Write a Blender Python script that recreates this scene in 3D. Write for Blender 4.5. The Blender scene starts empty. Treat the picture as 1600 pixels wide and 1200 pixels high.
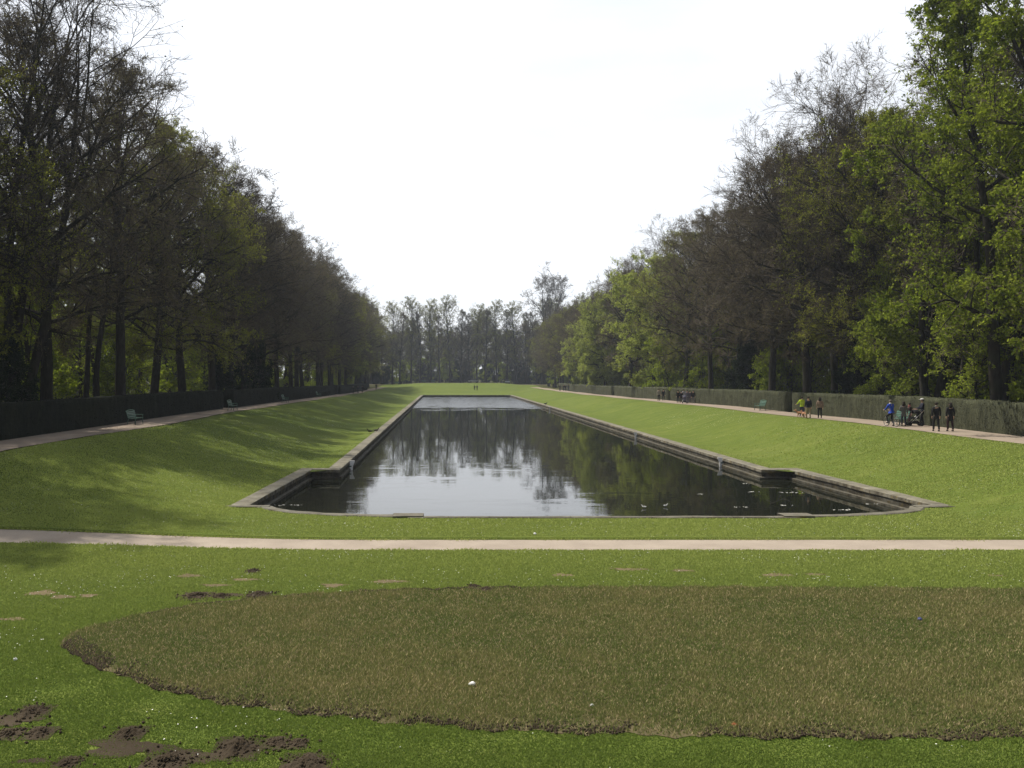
import bpy, bmesh, math, random
import numpy as np
from mathutils import Vector, Matrix, noise as mnoise

R = math.radians
scene = bpy.context.scene
COL = scene.collection
rng = np.random.default_rng(7)
random.seed(7)

# ------------------------------------------------------------------ camera
F = 1400.0                      # focal length in pixels of the 1600 px wide photo
EYE = 5.6
VPX, VPY = 695.0, 587.0         # vanishing point of the avenue: the photo is framed off-axis
cam_d = bpy.data.cameras.new('camera')
cam = bpy.data.objects.new('camera', cam_d)
COL.objects.link(cam)
cam_d.sensor_width = 36
cam_d.lens = F / 1600 * 36
cam_d.clip_end = 6000
cam.location = (0, 0, EYE)
cam.rotation_euler = (R(90), 0, 0)
cam_d.shift_x = (800 - VPX) / 1600
cam_d.shift_y = -(600 - VPY) / 1600
scene.camera = cam

# ------------------------------------------------------------------ light
SUN_EL, SUN_AZ = R(57), R(-56)       # azimuth measured from +Y, negative = left
world = bpy.data.worlds.new('World')
scene.world = world
world.use_nodes = True
wn = world.node_tree
wn.nodes.clear()
w_out = wn.nodes.new('ShaderNodeOutputWorld')
w_bg = wn.nodes.new('ShaderNodeBackground')
w_sky = wn.nodes.new('ShaderNodeTexSky')
w_sky.sky_type = 'NISHITA'
w_sky.sun_disc = False
w_sky.sun_elevation = SUN_EL
w_sky.sun_rotation = SUN_AZ
w_sky.air_density = 1.0
w_sky.dust_density = 3.0
w_sky.ozone_density = 1.0
w_bg.inputs['Strength'].default_value = 0.12
# thin high cloud veil
w_tc = wn.nodes.new('ShaderNodeTexCoord')
w_map = wn.nodes.new('ShaderNodeMapping')
w_map.inputs['Scale'].default_value = (1, 1, 3.0)
w_noise = wn.nodes.new('ShaderNodeTexNoise')
w_noise.inputs['Scale'].default_value = 1.6
w_noise.inputs['Detail'].default_value = 5
w_ramp = wn.nodes.new('ShaderNodeMapRange')
w_ramp.inputs['From Min'].default_value = 0.3
w_ramp.inputs['From Max'].default_value = 0.7
w_ramp.inputs['To Min'].default_value = 0.5
w_ramp.inputs['To Max'].default_value = 0.92
w_mix = wn.nodes.new('ShaderNodeMix')
w_mix.data_type = 'RGBA'
w_mix.inputs[7].default_value = (10.7, 11.0, 11.5, 1)
wn.links.new(w_tc.outputs['Generated'], w_map.inputs[0])
wn.links.new(w_map.outputs[0], w_noise.inputs['Vector'])
wn.links.new(w_noise.outputs['Fac'], w_ramp.inputs['Value'])
wn.links.new(w_ramp.outputs[0], w_mix.inputs[0])
wn.links.new(w_sky.outputs[0], w_mix.inputs[6])
# the veil is brightest in the half of the sky the sun stands in and thins out behind the camera and overhead
w_dot = wn.nodes.new('ShaderNodeVectorMath'); w_dot.operation = 'DOT_PRODUCT'
w_dot.inputs[1].default_value = (math.sin(R(-22)) * math.cos(R(14)), math.cos(R(-22)) * math.cos(R(14)), math.sin(R(14)))
wn.links.new(w_tc.outputs['Generated'], w_dot.inputs[0])
w_fall = wn.nodes.new('ShaderNodeMapRange'); w_fall.interpolation_type = 'SMOOTHSTEP'
for i_, v_ in zip((1, 2, 3, 4), (0.0, 0.9, 0.33, 1.0)): w_fall.inputs[i_].default_value = v_
wn.links.new(w_dot.outputs['Value'], w_fall.inputs[0])
w_mul = wn.nodes.new('ShaderNodeVectorMath'); w_mul.operation = 'SCALE'
wn.links.new(w_mix.outputs[2], w_mul.inputs[0]); wn.links.new(w_fall.outputs[0], w_mul.inputs['Scale'])
wn.links.new(w_mul.outputs[0], w_bg.inputs['Color'])
wn.links.new(w_bg.outputs[0], w_out.inputs[0])

sun_d = bpy.data.lights.new('sun', 'SUN')
sun_d.energy = 5.0
sun_d.angle = R(0.6)
sun_d.color = (1.0, 0.93, 0.80)
sun = bpy.data.objects.new('sun', sun_d)
COL.objects.link(sun)
to_sun = Vector((math.sin(SUN_AZ) * math.cos(SUN_EL), math.cos(SUN_AZ) * math.cos(SUN_EL), math.sin(SUN_EL)))
sun.rotation_euler = to_sun.to_track_quat('Z', 'Y').to_euler()
sun.location = (-50, 50, 90)

scene.view_settings.view_transform = 'Standard'
scene.view_settings.look = 'None'
scene.view_settings.gamma = 1
scene.view_settings.exposure = 0.0

# ------------------------------------------------------------------ helpers
def tag(o, label=None, cat=None, group=None, kind=None):
    if label: o['label'] = label
    if cat: o['category'] = cat
    if group: o['group'] = group
    if kind: o['kind'] = kind
    return o

def empty(name, loc=(0, 0, 0), rz=0.0, scale=1.0):
    o = bpy.data.objects.new(name, None)
    o.empty_display_size = 0.3
    COL.objects.link(o)
    o.location = loc
    o.rotation_euler = (0, 0, rz)
    o.scale = (scale,) * 3
    return o

def link(name, me, mats=None, parent=None, smooth=None):
    o = bpy.data.objects.new(name, me)
    COL.objects.link(o)
    if mats is not None:
        if not isinstance(mats, (list, tuple)): mats = [mats]
        me.materials.clear()
        for m in mats: me.materials.append(m)
    if smooth is not None:
        me.polygons.foreach_set('use_smooth', [smooth] * len(me.polygons))
    if parent: o.parent = parent
    return o

def copy_tree(o, parent=None):
    c = o.copy()
    COL.objects.link(c)
    if parent: c.parent = parent
    for ch in list(o.children): copy_tree(ch, c)
    return c

def np_mesh(name, verts, faces_list, mat_ids=None, colors=None):
    """faces_list: list of (M,k) int arrays"""
    me = bpy.data.meshes.new(name)
    verts = np.ascontiguousarray(verts, dtype=np.float32)
    me.vertices.add(len(verts))
    me.vertices.foreach_set('co', verts.ravel())
    loops = np.concatenate([f.ravel() for f in faces_list]).astype(np.int32)
    totals = np.concatenate([np.full(len(f), f.shape[1]) for f in faces_list]).astype(np.int32)
    starts = np.concatenate([[0], np.cumsum(totals)[:-1]]).astype(np.int32)
    me.loops.add(len(loops))
    me.loops.foreach_set('vertex_index', loops)
    me.polygons.add(len(totals))
    me.polygons.foreach_set('loop_start', starts)
    me.polygons.foreach_set('loop_total', totals)
    if mat_ids is not None:
        me.polygons.foreach_set('material_index', np.concatenate(mat_ids).astype(np.int32))
    if colors is not None:
        a = me.color_attributes.new('Col', 'FLOAT_COLOR', 'POINT')
        c = np.ones((len(verts), 4), dtype=np.float32)
        c[:, :3] = colors
        a.data.foreach_set('color', c.ravel())
    me.update(calc_edges=True)
    me.validate()
    return me

def unproject(px, py, z):
    """photo pixel -> point of the place at height z"""
    t = (z - EYE) / ((VPY - py) / F)
    return Vector(((px - VPX) / F * t, t, z))

def sstep(x, a, b):
    t = np.clip((np.asarray(x, dtype=float) - a) / (b - a), 0, 1)
    return t * t * (3 - 2 * t)

# ------------------------------------------------------------------ node materials
def new_mat(name):
    m = bpy.data.materials.new(name)
    m.use_nodes = True
    nt = m.node_tree
    nt.nodes.clear()
    out = nt.nodes.new('ShaderNodeOutputMaterial')
    return m, nt, out

def N(nt, typ, **kw):
    n = nt.nodes.new(typ)
    for k, v in kw.items():
        if k.startswith('_'): setattr(n, k[1:], v)
        else: n.inputs[k.replace('_', ' ')].default_value = v
    return n

def noise(nt, vec, scale, detail=4, rough=0.55, dist=0.0):
    n = N(nt, 'ShaderNodeTexNoise', Scale=scale, Detail=detail, Roughness=rough, Distortion=dist)
    if vec is not None: nt.links.new(vec, n.inputs['Vector'])
    return n.outputs['Fac']

def ramp(nt, fac, stops):
    r = nt.nodes.new('ShaderNodeValToRGB')
    el = r.color_ramp.elements
    while len(el) < len(stops): el.new(0.5)
    for e, (p, c) in zip(el, stops):
        e.position = p
        e.color = (c[0], c[1], c[2], 1) if hasattr(c, '__len__') else (c, c, c, 1)
    nt.links.new(fac, r.inputs[0])
    return r.outputs[0]

def mix(nt, fac, a, b, mode='MIX'):
    m = nt.nodes.new('ShaderNodeMix')
    m.data_type = 'RGBA'
    m.blend_type = mode
    for i, v in ((0, fac), (6, a), (7, b)):
        if hasattr(v, 'is_linked') or isinstance(v, bpy.types.NodeSocket): nt.links.new(v, m.inputs[i])
        elif i == 0: m.inputs[0].default_value = v
        else: m.inputs[i].default_value = (v[0], v[1], v[2], 1)
    return m.outputs[2]

def coords(nt, scale=(1, 1, 1), kind='Object'):
    tc = nt.nodes.new('ShaderNodeTexCoord')
    if kind == 'World':
        src = nt.nodes.new('ShaderNodeNewGeometry').outputs['Position']
    else: src = tc.outputs[kind]
    mp = nt.nodes.new('ShaderNodeMapping')
    mp.inputs['Scale'].default_value = scale
    nt.links.new(src, mp.inputs[0])
    return mp.outputs[0]

def finish(nt, out, color, rough=0.8, bump=None, bstr=0.3, bdist=0.02, spec=0.3, metal=0.0):
    b = nt.nodes.new('ShaderNodeBsdfPrincipled')
    if isinstance(color, bpy.types.NodeSocket): nt.links.new(color, b.inputs['Base Color'])
    else: b.inputs['Base Color'].default_value = (*color, 1)
    if isinstance(rough, bpy.types.NodeSocket): nt.links.new(rough, b.inputs['Roughness'])
    else: b.inputs['Roughness'].default_value = rough
    b.inputs['Specular IOR Level'].default_value = spec
    b.inputs['Metallic'].default_value = metal
    if bump is not None:
        bp = nt.nodes.new('ShaderNodeBump')
        bp.inputs['Strength'].default_value = bstr
        bp.inputs['Distance'].default_value = bdist
        nt.links.new(bump, bp.inputs['Height'])
        nt.links.new(bp.outputs[0], b.inputs['Normal'])
    nt.links.new(b.outputs[0], out.inputs[0])
    return b

def simple(name, c, rough=0.8, var=0.25, scale=12, spec=0.3, metal=0.0, bstr=0.15):
    m, nt, out = new_mat(name)
    v = coords(nt)
    f = noise(nt, v, scale, 4)
    lo = tuple(x * (1 - var) for x in c)
    hi = tuple(min(1, x * (1 + var)) for x in c)
    finish(nt, out, ramp(nt, f, [(0.3, lo), (0.7, hi)]), rough, f, bstr, 0.01, spec, metal)
    return m

def mat_lawn():
    m, nt, out = new_mat('lawn')
    w = coords(nt, kind='World')
    ws = coords(nt, (0.35, 1.0, 1.0), 'World')
    big = noise(nt, ws, 0.09, 4, 0.6)
    mid = noise(nt, ws, 1.3, 6, 0.75)
    fine = noise(nt, w, 14, 5, 0.75)
    c1 = ramp(nt, big, [(0.32, (0.085, 0.125, 0.024)), (0.52, (0.118, 0.158, 0.028)), (0.7, (0.155, 0.185, 0.045))])
    c2 = ramp(nt, mid, [(0.32, (0.062, 0.098, 0.018)), (0.5, (0.115, 0.152, 0.030)), (0.68, (0.19, 0.205, 0.06))])
    c = mix(nt, 0.5, c1, c2)
    c = mix(nt, 0.8, c, ramp(nt, fine, [(0.3, 0.5), (0.5, 1.0), (0.72, 1.5)]), 'MULTIPLY')
    # scattered daisy whites, in drifts
    vor = N(nt, 'ShaderNodeTexVoronoi', Scale=9.0)
    nt.links.new(w, vor.inputs['Vector'])
    drift = noise(nt, w, 0.35, 3, 0.6)
    a = ramp(nt, vor.outputs['Distance'], [(0.10, 1.0), (0.18, 0.0)])
    b = ramp(nt, drift, [(0.52, 0.0), (0.68, 0.8)])
    dots = mix(nt, 1.0, a, b, 'MULTIPLY')
    c = mix(nt, dots, c, (0.62, 0.66, 0.5))
    # leaf litter under the wood: beyond the hedges (world x) and beyond the far lawn
    g = nt.nodes.new('ShaderNodeNewGeometry')
    sep = nt.nodes.new('ShaderNodeSeparateXYZ')
    nt.links.new(g.outputs['Position'], sep.inputs[0])
    def mth(op, a, b=None):
        n = nt.nodes.new('ShaderNodeMath'); n.operation = op
        for i, v in enumerate((a, b)):
            if v is None: continue
            if isinstance(v, bpy.types.NodeSocket): nt.links.new(v, n.inputs[i])
            else: n.inputs[i].default_value = v
        return n.outputs[0]
    off = mth('ABSOLUTE', mth('SUBTRACT', sep.outputs[0], 5.2))
    k = mth('MAXIMUM', mth('GREATER_THAN', off, 28.6), mth('GREATER_THAN', sep.outputs[1], 357.0))
    litter = ramp(nt, noise(nt, w, 3.0, 6, 0.7), [(0.3, (0.05, 0.037, 0.022)), (0.55, (0.07, 0.075, 0.022)), (0.72, (0.09, 0.12, 0.025))])
    c = mix(nt, k, c, litter)
    b = finish(nt, out, c, 0.95, mix(nt, 0.5, fine, mid), 0.7, 0.05, 0.05)
    return m

def mat_gravel(name, c0, c1):
    m, nt, out = new_mat(name)
    w = coords(nt, kind='World')
    f1 = noise(nt, w, 0.6, 5, 0.6)
    f2 = noise(nt, w, 30, 4, 0.8)
    c = ramp(nt, f1, [(0.3, c0), (0.7, c1)])
    c = mix(nt, 0.6, c, ramp(nt, f2, [(0.3, 0.7), (0.7, 1.2)]), 'MULTIPLY')
    finish(nt, out, c, 0.95, f2, 0.5, 0.02, 0.1)
    return m

def mat_water():
    m, nt, out = new_mat('water')
    g = nt.nodes.new('ShaderNodeNewGeometry')
    sep = nt.nodes.new('ShaderNodeSeparateXYZ')
    nt.links.new(g.outputs['Position'], sep.inputs[0])
    def mapped(sc):
        mp = nt.nodes.new('ShaderNodeMapping'); mp.inputs['Scale'].default_value = sc
        nt.links.new(g.outputs['Position'], mp.inputs[0]); return mp.outputs[0]
    ripple = noise(nt, mapped((0.8, 2.2, 1)), 1.0, 3, 0.5)
    tiny = noise(nt, mapped((1.5, 4.0, 1)), 2.4, 2, 0.5)
    patch = noise(nt, mapped((0.10, 0.35, 1)), 1.0, 3, 0.6)
    def mr(v, a, b, c, d, smooth=True):
        n = nt.nodes.new('ShaderNodeMapRange')
        if smooth: n.interpolation_type = 'SMOOTHSTEP'
        nt.links.new(v, n.inputs[0])
        for i, x in zip((1, 2, 3, 4), (a, b, c, d)): n.inputs[i].default_value = x
        return n.outputs[0]
    def mth(op, a, b):
        n = nt.nodes.new('ShaderNodeMath'); n.operation = op
        for i, v in enumerate((a, b)):
            if isinstance(v, bpy.types.NodeSocket): nt.links.new(v, n.inputs[i])
            else: n.inputs[i].default_value = v
        return n.outputs[0]
    edge = mth('ADD', sep.outputs[1], mr(patch, 0.3, 0.7, -12, 12))
    wind = mr(edge, 160, 176, 0.0, 1.0)
    near = mth('MULTIPLY', mr(patch, 0.52, 0.66, 0.0, 1.0), mr(sep.outputs[1], 40, 70, 1.0, 0.25))
    s_ = mth('ADD', mth('MULTIPLY', wind, 0.8), mth('ADD', 0.016, mth('MULTIPLY', near, 0.06)))
    def vecnoise(sc, k):
        n = N(nt, 'ShaderNodeTexNoise', Scale=k, Detail=2.0, Roughness=0.5)
        nt.links.new(mapped(sc), n.inputs['Vector'])
        return n.outputs['Color']
    nz = mix(nt, 0.4, vecnoise((0.45, 2.4, 1), 1.0), vecnoise((1.2, 6.0, 1), 1.4))
    def vm(op, a_, b_=None, sc=None):
        n = nt.nodes.new('ShaderNodeVectorMath'); n.operation = op
        nt.links.new(a_, n.inputs[0])
        if b_ is not None:
            if isinstance(b_, bpy.types.NodeSocket): nt.links.new(b_, n.inputs[1])
            else: n.inputs[1].default_value = b_
        if sc is not None: nt.links.new(sc, n.inputs['Scale'])
        return n.outputs[0]
    v = vm('SUBTRACT', nz, (0.5, 0.62, 0.5))
    v = vm('MULTIPLY', v, (0.35, 1.0, 0.0))
    v = vm('SCALE', v, sc=s_)
    bp = vm('NORMALIZE', vm('ADD', v, g.outputs['Normal']))
    b = nt.nodes.new('ShaderNodeBsdfPrincipled')
    b.inputs['Base Color'].default_value = (0.012, 0.014, 0.009, 1)
    b.inputs['IOR'].default_value = 1.333
    b.inputs['Specular IOR Level'].default_value = 0.5
    nt.links.new(mr(wind, 0, 1, 0.03, 0.16, False), b.inputs['Roughness'])
    nt.links.new(bp, b.inputs['Normal'])
    nt.links.new(b.outputs[0], out.inputs[0])
    return m

def mat_stone(name='pool_stone', dark=1.0):
    m, nt, out = new_mat(name)
    uv = coords(nt, kind='UV')
    w = coords(nt, kind='World')
    br = N(nt, 'ShaderNodeTexBrick', Scale=1.0, Mortar_Size=0.012, Mortar_Smooth=0.2, Bias=0.0, Brick_Width=1.6, Row_Height=50.0)
    br.offset = 0
    br.inputs['Color1'].default_value = (0.9, 0.9, 0.9, 1)
    br.inputs['Color2'].default_value = (1.12, 1.1, 1.05, 1)
    br.inputs['Mortar'].default_value = (0.3, 0.3, 0.3, 1)
    nt.links.new(uv, br.inputs['Vector'])
    f = noise(nt, w, 1.1, 6, 0.7)
    f2 = noise(nt, w, 7, 5, 0.75)
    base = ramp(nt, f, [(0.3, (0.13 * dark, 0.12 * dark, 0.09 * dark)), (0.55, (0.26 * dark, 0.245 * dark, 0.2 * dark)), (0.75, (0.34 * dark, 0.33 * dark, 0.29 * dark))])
    lich = ramp(nt, noise(nt, w, 2.6, 5, 0.7), [(0.52, 0.0), (0.62, 0.7)])
    # yellow-brown lichen grows on the upright faces
    g = nt.nodes.new('ShaderNodeNewGeometry')
    sp = nt.nodes.new('ShaderNodeSeparateXYZ'); nt.links.new(g.outputs['Normal'], sp.inputs[0])
    up = ramp(nt, sp.outputs[2], [(0.3, 1.0), (0.8, 0.12)])
    lf = mix(nt, 1.0, lich, up, 'MULTIPLY')
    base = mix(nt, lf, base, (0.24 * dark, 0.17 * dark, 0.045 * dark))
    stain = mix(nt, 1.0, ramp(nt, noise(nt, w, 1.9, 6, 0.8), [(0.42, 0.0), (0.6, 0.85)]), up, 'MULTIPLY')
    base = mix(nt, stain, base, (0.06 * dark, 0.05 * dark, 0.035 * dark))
    c = mix(nt, 1.0, base, br.outputs['Color'], 'MULTIPLY')
    c = mix(nt, 0.5, c, ramp(nt, f2, [(0.3, 0.6), (0.7, 1.3)]), 'MULTIPLY')
    finish(nt, out, c, 0.9, f2, 0.4, 0.02, 0.2)
    return m

def mat_bark(name, a, b):
    m, nt, out = new_mat(name)
    v = coords(nt, (1, 1, 0.25))
    f = noise(nt, v, 9, 5, 0.7)
    f2 = noise(nt, coords(nt), 0.8, 3)
    c = ramp(nt, f, [(0.3, a), (0.7, b)])
    c = mix(nt, ramp(nt, f2, [(0.45, 0.0), (0.7, 0.45)]), c, (0.05, 0.06, 0.03))
    finish(nt, out, c, 0.95, f, 0.6, 0.03, 0.1)
    return m

def mat_leaf(name, dark, mid_, light, trans=0.45, scale=0.6, per=0.2):
    m, nt, out = new_mat(name)
    g = nt.nodes.new('ShaderNodeNewGeometry')
    v = coords(nt)
    oi = nt.nodes.new('ShaderNodeObjectInfo')
    n1 = noise(nt, v, scale, 3)
    add = nt.nodes.new('ShaderNodeMath'); add.operation = 'MULTIPLY_ADD'
    nt.links.new(g.outputs['Random Per Island'], add.inputs[0]); add.inputs[1].default_value = 0.45
    nt.links.new(n1, add.inputs[2])
    sub = nt.nodes.new('ShaderNodeMath'); sub.operation = 'MULTIPLY_ADD'
    nt.links.new(oi.outputs['Random'], sub.inputs[0]); sub.inputs[1].default_value = per
    nt.links.new(add.outputs[0], sub.inputs[2])
    c = ramp(nt, sub.outputs[0], [(0.5, dark), (0.8, mid_), (1.0, light)])
    d = nt.nodes.new('ShaderNodeBsdfDiffuse')
    t = nt.nodes.new('ShaderNodeBsdfTranslucent')
    nt.links.new(c, d.inputs[0])
    nt.links.new(mix(nt, 1.0, c, (1.15, 1.25, 0.7), 'MULTIPLY'), t.inputs[0])
    ms = nt.nodes.new('ShaderNodeMixShader'); ms.inputs[0].default_value = trans
    nt.links.new(d.outputs[0], ms.inputs[1]); nt.links.new(t.outputs[0], ms.inputs[2])
    nt.links.new(ms.outputs[0], out.inputs[0])
    return m

def mat_blades(name, trans=0.35):
    m, nt, out = new_mat(name)
    a = nt.nodes.new('ShaderNodeVertexColor'); a.layer_name = 'Col'
    d = nt.nodes.new('ShaderNodeBsdfDiffuse')
    t = nt.nodes.new('ShaderNodeBsdfTranslucent')
    nt.links.new(a.outputs[0], d.inputs[0]); nt.links.new(a.outputs[0], t.inputs[0])
    ms = nt.nodes.new('ShaderNodeMixShader'); ms.inputs[0].default_value = trans
    nt.links.new(d.outputs[0], ms.inputs[1]); nt.links.new(t.outputs[0], ms.inputs[2])
    nt.links.new(ms.outputs[0], out.inputs[0])
    return m

M = {}
M['lawn'] = mat_lawn()
M['path'] = mat_gravel('pale_gravel', (0.32, 0.27, 0.225), (0.42, 0.36, 0.30))
M['side_path'] = mat_gravel('pinkish_gravel', (0.26, 0.21, 0.17), (0.36, 0.30, 0.245))
M['water'] = mat_water()
M['stone'] = mat_stone('pool_stone', 0.85)
M['wall_face'] = mat_stone('damp_shaded_wall_stone', 0.42)  # damp stone, with the shade on the wall faces also put into the colour
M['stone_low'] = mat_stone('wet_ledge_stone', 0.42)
M['curb'] = mat_stone('curb_stone', 0.7)
M['soil'] = mat_gravel('dark_soil', (0.038, 0.029, 0.019), (0.075, 0.058, 0.040))
M['drysoil'] = mat_gravel('dry_soil', (0.12, 0.10, 0.055), (0.21, 0.16, 0.10))
M['bed'] = mat_gravel('bed_soil', (0.09, 0.082, 0.038), (0.14, 0.115, 0.065))
M['blade'] = mat_blades('grass_blades')
M['bark'] = mat_bark('bark', (0.02, 0.017, 0.015), (0.055, 0.048, 0.04))
M['bark_pale'] = mat_bark('pale_bark', (0.06, 0.054, 0.045), (0.13, 0.12, 0.10))
M['twig'] = mat_leaf('bare_twigs', (0.06, 0.050, 0.041), (0.115, 0.096, 0.077), (0.18, 0.152, 0.122), 0.0, 0.6, 0.35)
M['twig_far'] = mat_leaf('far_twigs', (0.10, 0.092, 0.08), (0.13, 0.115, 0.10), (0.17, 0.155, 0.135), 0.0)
M['bud'] = mat_leaf('brown_buds', (0.095, 0.076, 0.052), (0.16, 0.13, 0.08), (0.23, 0.20, 0.095), 0.3, 0.6, 0.3)
M['olive'] = mat_leaf('young_olive_leaves', (0.13, 0.14, 0.03), (0.22, 0.225, 0.045), (0.31, 0.31, 0.075), 0.5)
M['green'] = mat_leaf('fresh_green_leaves', (0.23, 0.255, 0.075), (0.34, 0.37, 0.11), (0.44, 0.47, 0.16), 0.5)
M['chestnut'] = mat_leaf('bright_green_leaves', (0.075, 0.11, 0.017), (0.165, 0.20, 0.03), (0.29, 0.33, 0.055), 0.5)
M['under'] = mat_leaf('understorey_leaves', (0.13, 0.17, 0.02), (0.24, 0.29, 0.04), (0.36, 0.41, 0.07), 0.55)
M['ivy'] = mat_leaf('dark_evergreen_leaves', (0.012, 0.022, 0.012), (0.02, 0.035, 0.016), (0.035, 0.05, 0.02), 0.15)

# ------------------------------------------------------------------ lie of the land
XC = 6.25                                   # axis of the pool
LP0, LP1 = -20.2, -23.4                     # gravel path on the left
RP0, RP1 = 29.9, 33.0                       # and on the right
def ground(x, y):
    x = np.asarray(x, float); y = np.asarray(y, float)
    top = 2.1 - 0.65 * sstep(y, 70, 230)
    l = 0.6 * sstep(-x, 8.6, 20.0) + 0.4 * np.clip((-x - 8.6) / 11.4, 0, 1)
    r = 0.6 * sstep(x, 21.2, 29.5) + 0.4 * np.clip((x - 21.2) / 8.3, 0, 1)
    near = sstep(y, 29, 41)
    side = (l + r) * top * near
    side = side + (1 - side / 2.2) * sstep(y, 25.5, 29.5) * (1 - sstep(y, 33, 37.5)) * sstep(-x, 3, 17) * 0.32
    back = sstep(y, 262, 345) * 2.75
    wobble = 0.05 * np.sin(x * 0.31 + 1.2) * np.sin(y * 0.17) * sstep(np.abs(x - XC), 16, 24) * near
    return np.maximum(side, back * (1 - 0.25 * (l + r))) + wobble

D_FRONT = unproject(950, 808, 0).y          # front edge of the pool
D_STEP = unproject(486, 735, 0).y
D_BACK = unproject(727, 617.5, 0).y
HW = 13.15                                  # half width of the long basin
HWB = 14.8                                  # half width of the front bay at the step
HWF = 15.3                                  # ... at its mouth
HSF = 7.7                                   # half length of straight front curb
WATER_Z = -0.5
D_CURVE = D_FRONT + 2.9
CW = 0.66                                   # width of the coping
def half_width(y):
    """outer half-width of the opening in the lawn at depth y"""
    if y < D_FRONT: return HSF
    if y < D_CURVE:
        t = (y - D_FRONT) / (D_CURVE - D_FRONT)
        return HSF + (14.0 - HSF) * math.sqrt(max(0, 1 - (1 - t) ** 2))
    if y < D_STEP: return HWB + (HWF - HWB) * (1 - (y - D_CURVE) / (D_STEP - D_CURVE))
    return HW

# lawn sheet, structured rows with the pool left open
PATH_Y0, PATH_Y1 = unproject(800, 860, 0).y, unproject(800, 842, 0).y
rows = [(-30, 0), (0, 0), (6, 0), (9, 0)]
y = 10.0
while y < PATH_Y0 - 0.2: rows.append((y, 0)); y += 0.6
rows += [(PATH_Y0, 0), (PATH_Y0 + 0.02, -0.05), ((PATH_Y0 + PATH_Y1) / 2, -0.05), (PATH_Y1 - 0.02, -0.05), (PATH_Y1, 0.05), (PATH_Y1 + 0.25, 0.02)]
y = PATH_Y1 + 0.5
while y < D_FRONT - 0.2: rows.append((y, 0)); y += 0.6
for k in range(13): rows.append((D_FRONT + (D_CURVE - D_FRONT) * (k / 12) ** 2, 0))
y = D_CURVE + 0.02
rows.append((y, 0))
y += 1.2
while y < D_STEP - 0.5: rows.append((y, 0)); y += 1.2
rows += [(D_STEP, 0), (D_STEP + 0.01, 0)]
y = D_STEP + 1.5
while y < D_BACK - 1: rows.append((y, 0)); y += 2.5
rows += [(D_BACK, 0)]
y = D_BACK + 3
while y < 420: rows.append((y, 0)); y += 5
rows += [(470, 0), (560, 0), (800, 0), (1400, 0)]
ncol, nin = 44, 12
tcol = (np.linspace(0, 1, ncol)) ** 2.2
V = []
for (yy, dz) in rows:
    hw = half_width(yy)
    xl = (XC - hw) - tcol[::-1] * 420
    xm = np.linspace(XC - hw, XC + hw, nin + 2)[1:-1]
    xr = (XC + hw) + tcol * 420
    xs = np.concatenate([xl, xm, xr])
    zs = ground(xs, np.full_like(xs, yy)) + dz
    V.append(np.stack([xs, np.full_like(xs, yy), zs], 1))
V = np.array(V)
nr, nc = V.shape[:2]
idx = np.arange(nr * nc).reshape(nr, nc)
Fq = []
for i in range(nr - 1):
    hole = rows[i][0] >= D_FRONT - 1e-6 and rows[i + 1][0] <= D_BACK + 1e-6
    for j in range(nc - 1):
        if hole and ncol - 1 <= j < ncol + nin: continue
        Fq.append((idx[i, j], idx[i, j + 1], idx[i + 1, j + 1], idx[i + 1, j]))
me = np_mesh('lawn', V.reshape(-1, 3), [np.array(Fq)])
lawn = link('lawn', me, M['lawn'], smooth=True)
tag(lawn, kind='structure')

def strip(name, xs, ys, lift, mat, kind='structure', absz=None):
    """a draped sheet over a grid of xs x ys"""
    X, Y = np.meshgrid(xs, ys)
    Z = ground(X, Y) + lift if absz is None else np.full_like(X, absz)
    n, c = X.shape
    ii = np.arange(n * c).reshape(n, c)
    f = np.stack([ii[:-1, :-1], ii[:-1, 1:], ii[1:, 1:], ii[1:, :-1]], -1).reshape(-1, 4)
    o = link(name, np_mesh(name, np.stack([X, Y, Z], -1).reshape(-1, 3), [f]), mat, smooth=True)
    tag(o, kind=kind)
    return o

strip('cross_path', np.arange(-90, 91, 2.0), np.linspace(PATH_Y0 + 0.02, PATH_Y1 - 0.02, 4), -0.03, M['path'])
ys = np.concatenate([np.arange(22, 120, 1.5), np.arange(120, 320, 4.0)])
def path_sheet(name, xa, xb):
    xs = np.linspace(xa, xb, 5)
    V = []
    for yy in ys:
        wob = 0.12 * math.sin(yy * 0.13 + xa) + 0.05 * math.sin(yy * 0.7)
        x = xs.copy(); x[0] += wob
        V.append(np.stack([x, np.full(5, yy), ground(x, np.full(5, yy)) + 0.03], 1))
    V = np.array(V); ii = np.arange(len(ys) * 5).reshape(-1, 5)
    f = np.stack([ii[:-1, :-1], ii[:-1, 1:], ii[1:, 1:], ii[1:, :-1]], -1).reshape(-1, 4)
    if xb < xa: f = f[:, ::-1]
    return tag(link(name, np_mesh(name, V.reshape(-1, 3), [f]), M['side_path'], smooth=True), kind='structure')
path_sheet('path_left', LP0, LP1 - 0.3)
path_sheet('path_right', RP0, RP1 + 0.3)
strip('path_far', np.arange(-30, 46, 4.0), np.linspace(346, 350, 3), 0.05, M['side_path'])
D_GAP = unproject(387, 641, 1.9).y
strip('path_branch', np.linspace(-34, -23.5, 6), np.linspace(D_GAP, D_GAP + 2.2, 3), 0.04, M['side_path'])

# ------------------------------------------------------------------ pool
strip('water', np.linspace(XC - HWF - 0.5, XC + HWF + 0.5, 4), np.linspace(D_FRONT - 0.5, D_BACK + 0.5, 8), 0, M['water'], absz=WATER_Z)
strip('pool_bed', np.linspace(XC - HWF - 0.6, XC + HWF + 0.6, 3), np.linspace(D_FRONT - 0.6, D_BACK + 0.6, 3), 0, M['soil'], absz=-1.6)

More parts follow.
